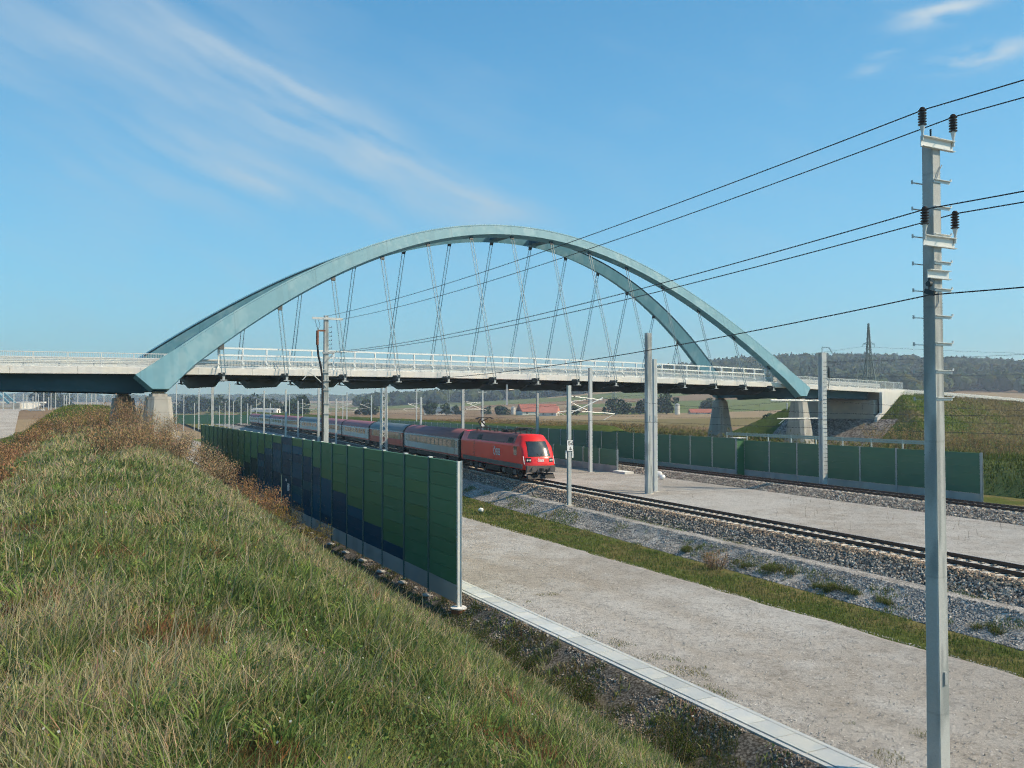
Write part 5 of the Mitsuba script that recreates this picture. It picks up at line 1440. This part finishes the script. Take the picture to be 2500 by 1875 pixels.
# low leafy herbs between the blades and scattered tall straw stalks
X, Y, D = ring_points(135000, 2.7, 45, -40, 24); t, a = toB(X, Y); ok = (a < 13.6) & (a > -6) & (nfbm(X, Y, .9, 3, 44) > .43); X, Y, D, t, a = X[ok], Y[ok], D[ok], t[ok], a[ok]; n = len(X)
p = np.stack([X, Y, mound_z(t, a) + r.uniform(0, .16, n)], 1)
v, f, c = scatter_tris(p, (.011 + .0016 * D) * r.uniform(.7, 1.8, n), np.array([.120, .185, .058]) * r.uniform(.6, 1.5, (n, 1)) * np.where(r.random((n, 1)) < .1, [1.9, 1.4, 1.2], [1, 1, 1]), r, .5, .75)
single('herbs', (v, f), 'leaf', 'small leafy herbs growing between the grass blades', 'herbs', kind='stuff', color=c)
X, Y, D = ring_points(2600, 3.2, 55, -38, 20); t, a = toB(X, Y); ok = (a < 12) & (a > -5) & (nfbm(X, Y, .35, 3, 47) > .44); X, Y, D, t, a = X[ok], Y[ok], D[ok], t[ok], a[ok]; n = len(X)
v, f, c = blades(np.stack([X, Y, mound_z(t, a) - .02], 1), r.uniform(.3, .75, n), np.clip(.003 + .0006 * D, .004, .03), r.normal(0, .35, (n, 2)), np.array([.42, .36, .23]) * r.uniform(.6, 1.2, (n, 1)), r, .25)
single('straw_stalks', (v, f), 'leaf', 'thin pale seed stalks standing above the grass', 'dry stalks', kind='stuff', color=c)
# broad bladed tussocks
cs = []
for _ in range(60):
    rr_, az_ = np.exp(r.uniform(np.log(3.2), np.log(24))), np.radians(r.uniform(-32, 16)); x, y = rr_ * np.sin(az_), rr_ * np.cos(az_); t1, a1 = toB(x, y)
    if -2 < a1 < 11: cs.append((x, y, rr_))
cs = np.array(cs); idx = np.repeat(np.arange(len(cs)), 42); n = len(idx); th = r.uniform(0, 6.28, n); q = r.uniform(.02, .10, n)
X, Y, D = cs[idx, 0] + np.cos(th) * q, cs[idx, 1] + np.sin(th) * q, cs[idx, 2]; t, a = toB(X, Y)
v, f, c = blades(np.stack([X, Y, mound_z(t, a) - .02], 1), r.uniform(.18, .42, n), .006 + .0011 * D * r.uniform(.7, 1.2, n), np.stack([np.cos(th), np.sin(th)], 1) * r.uniform(.3, 1.1, (n, 1)), np.array([.20, .28, .075]) * r.uniform(.65, 1.3, (n, 1)), r, .6)
single('tussocks', (v, f), 'leaf', 'bright broad bladed grass tussocks on the embankment', 'grass', kind='stuff', color=c)
# small flowers
X, Y, D = ring_points(600, 3.0, 26, -36, 20); t, a = toB(X, Y); ok = (a < 12.5) & (nfbm(X, Y, .6, 2, 57) > .5); X, Y, D, t, a = X[ok], Y[ok], D[ok], t[ok], a[ok]; n = len(X)
p = np.stack([X, Y, mound_z(t, a) + r.uniform(.10, .26, n)], 1); cl = np.where(r.random((n, 1)) < .68, [[.62, .62, .55]], np.where(r.random((n, 1)) < .4, [[.55, .22, .32]], [[.60, .48, .06]]))
v, f, c = scatter_tris(p, (.008 + .0009 * D) * r.uniform(.7, 1.5, n), cl, r, 2.0, 1.0)
single('wild_flowers', (v, f), 'leaf', 'tiny white, pink and yellow flowers in the grass', 'wild flowers', kind='stuff', color=c)

# grass of the strip beyond the road, tufts on the bank foot
def turf(n, t0, t1, a0, a1, hmin, hmax, cols, label, frame=R, dens=None, wid=.02, zoff=0.0, name='grass'):
    t = np.exp(r.uniform(np.log(t0), np.log(t1), n)); a = r.uniform(a0, a1, n); p = frame(t, a, 0.)
    if dens is not None: ok = dens(t, a, p); t, a, p = t[ok], a[ok], p[ok]
    n = len(p); p[:, 2] = zs(p, t, a) + zoff
    i = np.clip((nfbm(p[:, 0], p[:, 1], .5, 3, 67) - .3) * 2.5 * len(cols), 0, len(cols) - 1).astype(int)
    i = np.where(r.random(n) < .3, r.integers(0, len(cols), n), i)
    C = np.array(cols)[i] * r.uniform(.65, 1.35, (n, 1)); dd = np.hypot(p[:, 0], p[:, 1])
    v, f, c = blades(p, r.uniform(hmin, hmax, n), np.clip(wid * dd / 30, .006, .12), r.normal(0, .45, (n, 2)), C, r)
    single(name, (v, f), 'leaf', label, 'grass', kind='stuff', color=c)


PR_A = [16.5, 20, 24, 27.85, 29.72, 30.55, AXN - 1.62]; PR_Z = [-.6, -.35, -.36, -.32, .46, .5, 1.17]
def zs(p, t, a): return np.interp(a, PR_A, PR_Z) + .10 * (nfbm(t, a, .5, 3, 8) - .5) * (a < 27.9)
SG = [(.125, .175, .045), (.16, .20, .055), (.23, .21, .09), (.10, .15, .04)]
def strip_ok(t, a, p):
    tb, ab = toB(p[:, 0], p[:, 1]); e = A_ROAD1 + .45 + .7 * (nfbm(tb, tb * 0, .35, 3, 1) - .5)
    return (ab > e) & (nfbm(t, a, .9, 3, 28) > .33) & ((a < 27.35 + 1.3 * (nfbm(t, a, .33, 3, 24) - .45)) | ((a < 29.5) & (nfbm(t, a, .55, 3, 25) > .52)))
turf(115000, 12, 150, 18, 29.3, .08, .26, SG, 'short green grass in the strip between gravel road and ballast bank', dens=strip_ok, wid=.018)
turf(9000, 13, 130, 30.25, 30.9, .04, .12, SG, 'thin line of grass at the foot of the ballast', dens=lambda t, a, p: nfbm(t, a * 0, .3, 2, 29) > .52, wid=.014)
def zs(p, t, a): return mound_z(t, a) - .02
turf(60000, 6, 60, 12.4, 14.8, .06, .30, [(.10, .135, .04), (.075, .105, .03), (.19, .15, .07), (.13, .15, .045)], 'weedy green growth in the ditch and on the bank below the duct', frame=B, dens=lambda t, a, p: nfbm(t, a, .75, 3, 83) > .44 + .10 * np.clip(a - 13.6, 0, 1), wid=.016)
def zs(p, t, a): return np.zeros(len(p)) + .01
turf(26000, 7, 60, 16.0, 18.8, .03, .11, SG[1:] + [(.2, .17, .09)], 'sparse grass creeping over the road edge beside the duct', frame=B, dens=lambda t, a, p: nfbm(p[:, 0], p[:, 1], .7, 3, 77) > .55 + .05 * (a - 16) + .0025 * np.maximum(t - 12, 0), wid=.015)
_t, _a = r.uniform(85, 270, 26000), r.uniform(-14, 10, 26000); p = B(_t, _a, mound_z(_t, _a) - .05); C = np.array([(.13, .19, .045), (.17, .21, .06), (.22, .19, .10)])[np.clip((nfbm(_t, _a, .15, 3, 5) - .36) * 9, 0, 2).astype(int)] * r.uniform(.65, 1.3, (26000, 1))
vv, f, c = blades(p, r.uniform(.2, .6, 26000), r.uniform(.06, .14, 26000), r.normal(0, .4, (26000, 2)), C, r)
single('grass', (vv, f), 'leaf', 'green grass on the far part of the embankment beyond the bridge piers', 'grass', kind='stuff', color=c)
# right hand embankment: tufts over the slope
n = 70000; u, v_ = r.uniform(95, 230, n), r.uniform(-19, .6, n); zz = ramp_z(u, v_); p = BR(u, v_, zz); ok = (zz > .6) & ((u > 104.8) | (v_ < -3.0 - .9 * nfbm(u, v_, .5, 2, 3))); p = p[ok]; n = len(p)
i = np.clip((nfbm(p[:, 0], p[:, 1], .12, 3, 67) - .32 + .004 * (p[:, 0] - 70)) * 9, 0, 3).astype(int)
C = np.array([(.13, .19, .045), (.17, .20, .06), (.24, .205, .10), (.22, .185, .095)])[i] * r.uniform(.6, 1.4, (n, 1))
vv, f, c = blades(p, r.uniform(.15, .5, n), r.uniform(.05, .12, n), r.normal(0, .4, (n, 2)), C, r)
single('grass', (vv, f), 'leaf', 'rough green and brown grass on the slope of the road embankment', 'grass', kind='stuff', color=c)
n = 30000; t = r.uniform(14, 58, n); a = r.uniform(56.5, 90, n); p = R(t, a, 0.); p[:, 2] = plain_z(p[:, 0], p[:, 1]) + .1; C = np.array([(.26, .19, .10), (.15, .17, .05), (.32, .24, .13), (.12, .155, .045)])[np.where(a + 5 * (nfbm(p[:, 0], p[:, 1], .2, 3, 63) - .5) > 70, np.where(r.random(n) < .7, 2, 0), np.where(r.random(n) < .7, 3, 1))] * r.uniform(.6, 1.3, (n, 1))
vv, f, c = blades(p, r.uniform(.2, .8, n) * np.clip((a - 54) / 10, .3, 1.3), r.uniform(.04, .09, n), r.normal(0, .35, (n, 2)), C, r)
single('weeds', (vv, f), 'leaf', 'brown weeds growing behind the end of the right hand barrier', 'weeds', kind='stuff', color=c)

# dry shrubs on the end of the embankment
def shrub(p, h, w, label, n=1500, col=(.20, .125, .065), leaf=.05, group=None, stems=26, yellow=0.):
    k = thing('dry_shrub', label, 'shrub', group); b = MB(); pts = []
    for i in range(stems):
        a = r.uniform(0, 6.28); q = r.uniform(.1, 1) ** .6 * w / 2; e = p + np.array([math.cos(a) * q, math.sin(a) * q, h * r.uniform(.65, 1.05)]); b0 = p + np.array([math.cos(a) * q * .35, math.sin(a) * q * .35, -.1]); m = (b0 + e) / 2 + r.normal(0, .06, 3)
        b.tube([b0, m, e], [.016, .011, .006], 4, cap=False); pts += [(b0, m, e)]
    part(k, 'stem', b, 'bark', kind='stuff', label='thin brown stems')
    idx = r.integers(0, stems, n); q = r.uniform(.25, 1.05, n) ** .8; B0, M_, E_ = (np.array([x[j] for x in pts]) for j in range(3))
    c = np.where(q[:, None] < .5, B0[idx] + (M_[idx] - B0[idx]) * q[:, None] * 2, M_[idx] + (E_[idx] - M_[idx]) * (q[:, None] - .5) * 2) + r.normal(0, .05 + .035 * w, (n, 3))
    C = np.array(col) * r.uniform(.55, 1.5, (n, 1)) * (1 + .1 * r.normal(size=(n, 3))); C = np.where(r.random((n, 1)) < yellow, [[.42, .33, .05]], C)
    v, f, cc = scatter_tris(c, leaf * r.uniform(.7, 2.0, n), np.clip(C, .01, .6), r, 1.7, .30)
    part(k, 'leaves', (v, f), 'leaf', color=cc, kind='stuff', label='withered leaves and seed heads')


def mz(t, a): return B(t, a, float(mound_z(t, a)))
def t_ofB(px, a): q = (px - 1250) / F; return a * (math.cos(THB) - q * math.sin(THB)) / (math.sin(THB) + q * math.cos(THB))
for i, (px, a, h, w, nn, lab) in enumerate(((300, 3.0, 2.5, 3.4, 3000, 'tallest russet shrub in front of the far left pier'), (250, 1.7, 2.0, 3.0, 2400, 'russet shrub left of the tallest one on the ridge'), (345, 4.2, 1.9, 2.6, 2200, 'brown shrub in front of the near left pier'), (395, 6.0, 2.2, 3.0, 3000, 'pale brown shrub right of the near left pier'),
                                       (440, 6.8, 1.7, 2.4, 2200, 'low brown shrub at the right end of the ridge'), (205, .6, 1.7, 3.0, 2000, 'russet shrub at the left shoulder of the ridge'), (160, -.6, 1.3, 2.4, 1500, 'low russet shrub furthest left on the ridge top'))):
    shrub(mz(t_ofB(px, a), a), h, w, lab, nn, (.41, .31, .20) if i in (2, 3, 4) else (.37, .25, .14), .085)
for px, a, h, w, lab in ((520, 8.6, 1.7, 2.3, 'brown shrub hiding the far foot of the green barrier'), (548, 8.9, 1.9, 2.2, 'upright brown shrub by the foot of the green barrier'), (600, 8.7, 1.5, 2.0, 'russet shrub below the stepped blue pattern'), (640, 8.6, 1.3, 1.9, 'low russet shrub left of the yellow one'), (665, 8.7, 1.2, 1.8, 'russet shrub beside the yellow leaved one')):
    shrub(mz(t_ofB(px, a), a), h, w, lab, 1900, (.40, .25, .13), .065)
for px, a, h, w, lab in ((455, 5.6, 1.5, 2.2, 'tan weed clump on the right brow of the ridge, furthest of its row'), (490, 6.0, 1.4, 2.2, 'tan weed clump on the right brow of the ridge, second of its row'), (380, 3.6, 1.4, 2.2, 'russet weed clump in front of the pale brown shrub by the pier'), (330, 2.4, 1.3, 2.4, 'russet weed clump in the middle of the ridge below the tallest shrub'), (270, 1.2, 1.2, 2.4, 'russet weed clump on the ridge left of the middle one'), (530, 6.6, 1.2, 1.9, 'tan weed clump on the right brow of the ridge, nearest of its row'), (420, 4.6, 1.3, 2.0, 'tan weed clump right of the russet one by the pier')):
    shrub(mz(t_ofB(px, a), a), h, w, lab, 2000, (.41, .305, .19) if px > 400 else (.38, .26, .15), .075)
for px, a, h, w, lab in ((700, 8.8, 1.1, 1.7, 'yellow leaved shrub on the slope before the blue door'), (765, 9.3, 1.0, 1.8, 'shrub with yellow leaves right of the first yellow one')):
    shrub(mz(t_ofB(px, a), a), h, w, lab, 1500, (.15, .12, .04), .05, yellow=.28)
for px, a, h, w in ((30, -3.4, 1.0, 2.2), (70, -3.0, 1.1, 2.2), (105, -2.4, 1.2, 2.2), (10, -4.2, 1.0, 2.0), (130, -1.8, 1.0, 2.0), (15, -2.6, .8, 2.0), (-20, -3.0, .9, 2.2), (50, -2.3, .8, 2.0), (90, -2.0, .8, 2.0), (-5, -2.1, .6, 1.8), (60, -4.4, 1.2, 2.6), (110, -3.2, 1.2, 2.6)):
    shrub(mz(t_ofB(px, a), a), h, w, 'low russet scrub on the left flank of the ridge', 1300, (.36, .215, .115), .07, group='scrub on the left flank')
for t_, a_, h, w, lab in ((26.5, 13.0, .8, 1.5, 'dark green bush in the ditch below the concrete duct'), (21.5, 12.9, .9, 1.6, 'dark green bush further down the ditch towards the viewer'), (24.0, 12.4, .6, 1.3, 'smaller dark green bush between the two ditch bushes'), (17.5, 13.0, .8, 1.7, 'dark green bush in the ditch nearest to the viewer')):
    shrub(mz(t_, a_), h, w, lab, 2200, (.055, .075, .018), .045)
for t_, a_, h, w, lab in ((24.5, 28.6, .75, 1.5, 'dry orange brown shrub at the foot of the gravel bank'),):
    p = R(t_of(1745, 27.3), 27.3, -.32); shrub(p, .9, 1.5, lab, 1300, (.46, .28, .16), .05)
def tuft(p, h, w, lab, n=900, col=(.12, .15, .045)):
    k = thing('grass_tuft', lab, 'grass tuft'); cl = r.normal(0, w * .26, (7, 2)); o = np.column_stack([cl[r.integers(0, 7, n)] + r.normal(0, w * .09, (n, 2)), np.zeros(n)]); o[:, 2] = -.05
    v, f, c = blades(p + o, h * r.uniform(.35, 1.15, n), np.full(n, .020), o[:, :2] / w * .5 + r.normal(0, .5, (n, 2)), np.where(r.random((n, 1)) < .2, [[.22, .19, .09]], [col]) * r.uniform(.5, 1.5, (n, 1)), r)
    scene[k] = mikit.ply((v, f), 'mat_leaf', color=c)


for px, a, lab in ((1690, 28.7, 'green grass tuft at the bank foot left of the orange shrub'), (1830, 28.6, 'green grass tuft at the bank foot right of the orange shrub'), (1905, 28.9, 'small grass tuft on the gravel bank, second right of the orange shrub'), (2010, 28.5, 'green grass tuft at the bank foot half way to the near pole'), (2075, 28.8, 'ragged grass tuft on the bank left of the one before the near pole'), (2160, 28.5, 'green grass tuft at the bank foot just left of the near pole'), (2400, 28.5, 'green grass tuft at the bank foot right of the near pole')):
    p = R(t_of(px, a), a, -.30 + .5 * (a - 28.2)); tuft(p, .36, 1.3 + .4 * math.sin(px), lab)
for i, x in enumerate((2140, 2200, 2265, 2330, 2400, 2460)):
    p = ground_at(x, 1105, 1.0); p = R(t_of(x, 73), 73, 0); p[2] = plain_z(p[0], p[1]); shrub(p, 2.6 + .3 * math.sin(i * 2), 3.4, 'straw coloured bush in the row behind the right hand barrier', 1500, (.34, .25, .13), .11, group='bushes behind the right hand barrier')

# ------------------------------------------------------------------ loose stones
def stones(p, size, cols, label, name='stones', r=r, tint=1.0):
    n = len(p); iv = np.array([[-1, -.8, -.9], [1, -.7, -.8], [.8, 1, -.9], [-.9, .9, -1.], [-.8, -.7, .7], [.7, -.8, .9], [.9, .7, .6], [-.7, .8, .9]]) * .5
    fj = np.array([[0, 2, 1], [0, 3, 2], [4, 5, 6], [4, 6, 7], [0, 1, 5], [0, 5, 4], [1, 2, 6], [1, 6, 5], [2, 3, 7], [2, 7, 6], [3, 0, 4], [3, 4, 7]])
    q = r.normal(size=(n, 4)); q /= np.linalg.norm(q, axis=1, keepdims=True); w, x, y, z = q.T
    Rm = np.stack([1 - 2 * (y * y + z * z), 2 * (x * y - z * w), 2 * (x * z + y * w), 2 * (x * y + z * w), 1 - 2 * (x * x + z * z), 2 * (y * z - x * w), 2 * (x * z - y * w), 2 * (y * z + x * w), 1 - 2 * (x * x + y * y)], 1).reshape(-1, 3, 3)
    s = iv[None] * r.uniform(.6, 1.3, (n, 8, 1)) * r.uniform(.6, 1.2, (n, 1, 3)) * size[:, None, None]
    v = np.einsum('nij,nkj->nki', Rm, s) + p[:, None]
    C = np.array(cols)[r.integers(0, len(cols), n)] * r.uniform(.75, 1.25, (n, 1)) * tint
    single(name, (v.reshape(-1, 3), (fj[None] + (np.arange(n) * 8)[:, None, None]).reshape(-1, 3)), 'vcol', label, 'stones', kind='stuff', color=np.repeat(C, 8, 0))


BC = [(.27, .24, .21), (.40, .355, .305), (.50, .44, .37), (.60, .55, .48), (.16, .145, .14), (.42, .33, .26)]
n = 36000; t = np.exp(r.uniform(np.log(17), np.log(95), n)); a = r.uniform(30.5, AXN + 2.0, n)
zz = np.interp(a, [30.55, AXN - 1.62, AXN + 1.62, AXN + 2.25], [.50, 1.17, 1.17, .82]) + .01; inb = (abs(a - AXN) < 1.32)
sl = (np.mod(t + 12 + .3, .6) - .3); ok = ~inb | ((abs(sl) > .17) & (abs(abs(a - AXN) - .7525) > .09)); t, a, zz, inb = t[ok], a[ok], zz[ok], inb[ok]
p = R(t, a, zz - .02 * inb); stones(p, r.uniform(.06, .115, len(p)), BC, 'angular ballast stones banked under the near track', tint=np.where((abs(a - AXN) < 1.9)[:, None], [[1.12, .98, .84]], [[1., 1., 1.]]))
n = 9500; t = np.exp(r.uniform(np.log(24), np.log(120), n)); a = r.uniform(49.9, AXF - 1.2, n); p = R(t, a, np.interp(a, [49.9, AXF - 1.7, AXF], [.72, 1.17, 1.17]) + .01); stones(p, r.uniform(.08, .14, n), BC, 'angular ballast stones banked under the far track')
n = 24000; t = np.exp(r.uniform(np.log(15), np.log(90), n)); a = r.uniform(27.8, 29.75, n); w = np.clip((29.7 - a) / 1.85, 0, 1); p = R(t, a + gully(t) * .5 * np.clip(1 - abs(w - .35) * 1.6, 0, 1), np.interp(a, [27.85, 29.72], [-.32, .46]) - 4 * w * (1 - w) * gully(t) * .18 + .02); ok = nfbm(t, a, .8, 3, 15) > .36; p = p[ok]
stones(p, r.uniform(.03, .085, len(p)), [(.40, .39, .37), (.30, .29, .28), (.48, .47, .45), (.2, .2, .2)], 'broken grey stone lying on the eroded gravel bank')
n = 22000; t = np.exp(r.uniform(np.log(8), np.log(48), n)); a = r.uniform(13.3, 14.9, n); ok = nfbm(t * 1.0, a, .8, 3, 19) > .46; t, a = t[ok], a[ok]; p = B(t, a, mound_z(t, a) + .01); stones(p, np.abs(r.normal(.018, .020, len(p))) + .012, [(.27, .235, .20), (.38, .35, .31), (.18, .15, .125), (.46, .44, .40), (.30, .22, .17)], 'loose stones on the bank below the concrete duct')
n = 15000; t = np.exp(r.uniform(np.log(7), np.log(60), n)); a = 15.95 + 9.3 * r.beta(.32, .45, n); p = B(t, a, .01 + 0 * t); stones(p, np.abs(r.normal(.008, .010, len(p))) + .007 + .0003 * t, [(.50, .48, .45), (.44, .41, .37), (.60, .58, .55), (.40, .37, .33)], 'loose pebbles on the gravel road')
for i, (px, py, z, s, lab) in enumerate(((1174, 1248, -.2, .42, 'white rock lying in the grass right of the green barrier end'), (1608, 1161, .9, .75, 'taller white sack beside the foot of the paired poles'), (1617, 1168, .85, .6, 'smaller white sack beside the foot of the paired poles'))):
    m = trimesh.creation.icosphere(subdivisions=2); vv = m.vertices * (1 + .35 * (meshkit.noise(m.vertices * 1.7 + i * 9, 3)[:, None] - .5)) * [s * .5, s * .45, s * .42]
    q = ground_at(px, py, z)
    single('white_rock' if i == 0 else 'white_sack', (vv + q * [1, 1, 0] + UP * (z + s * .22), m.faces), 'white', lab, 'rock' if i == 0 else 'sack', smooth=45)
# a few dead stalks on the gravel strip
n = 260; t, a = r.uniform(24, 70, n), r.uniform(37, 48, n); ok = nfbm(t, a, .2, 2, 70) > .55; p = R(t[ok], a[ok], .74); n = len(p)
v, f, c = blades(p, r.uniform(.2, .7, n), np.full(n, .02), r.normal(0, .15, (n, 2)), np.array([.22, .18, .12]) * r.uniform(.6, 1.2, (n, 1)), r, .2)
single('dry_stalks', (v, f), 'leaf', 'single dry stalks standing on the gravel strip between the tracks', 'dry stalks', kind='stuff', color=c)
# ------------------------------------------------------------------ haze over the whole place
scene['haze_medium'] = {'type': 'homogeneous', 'albedo': {'type': 'rgb', 'value': [.95, .955, .96]}, 'sigma_t': {'type': 'rgb', 'value': [HAZE * .85, HAZE, HAZE * 1.25]}, 'phase': {'type': 'hg', 'g': .35}}
scene['haze'] = {'type': 'cube', 'to_world': T4().translate([-200, 2300, 98]).scale([5200, 3700, 108]), 'bsdf': {'type': 'null'}, 'interior': {'type': 'ref', 'id': 'haze_medium'}}
labels['haze'] = {'label': 'thin autumn haze over the whole valley', 'kind': 'stuff', 'category': 'haze'}
scene['camera']['medium'] = {'type': 'ref', 'id': 'haze_medium'}
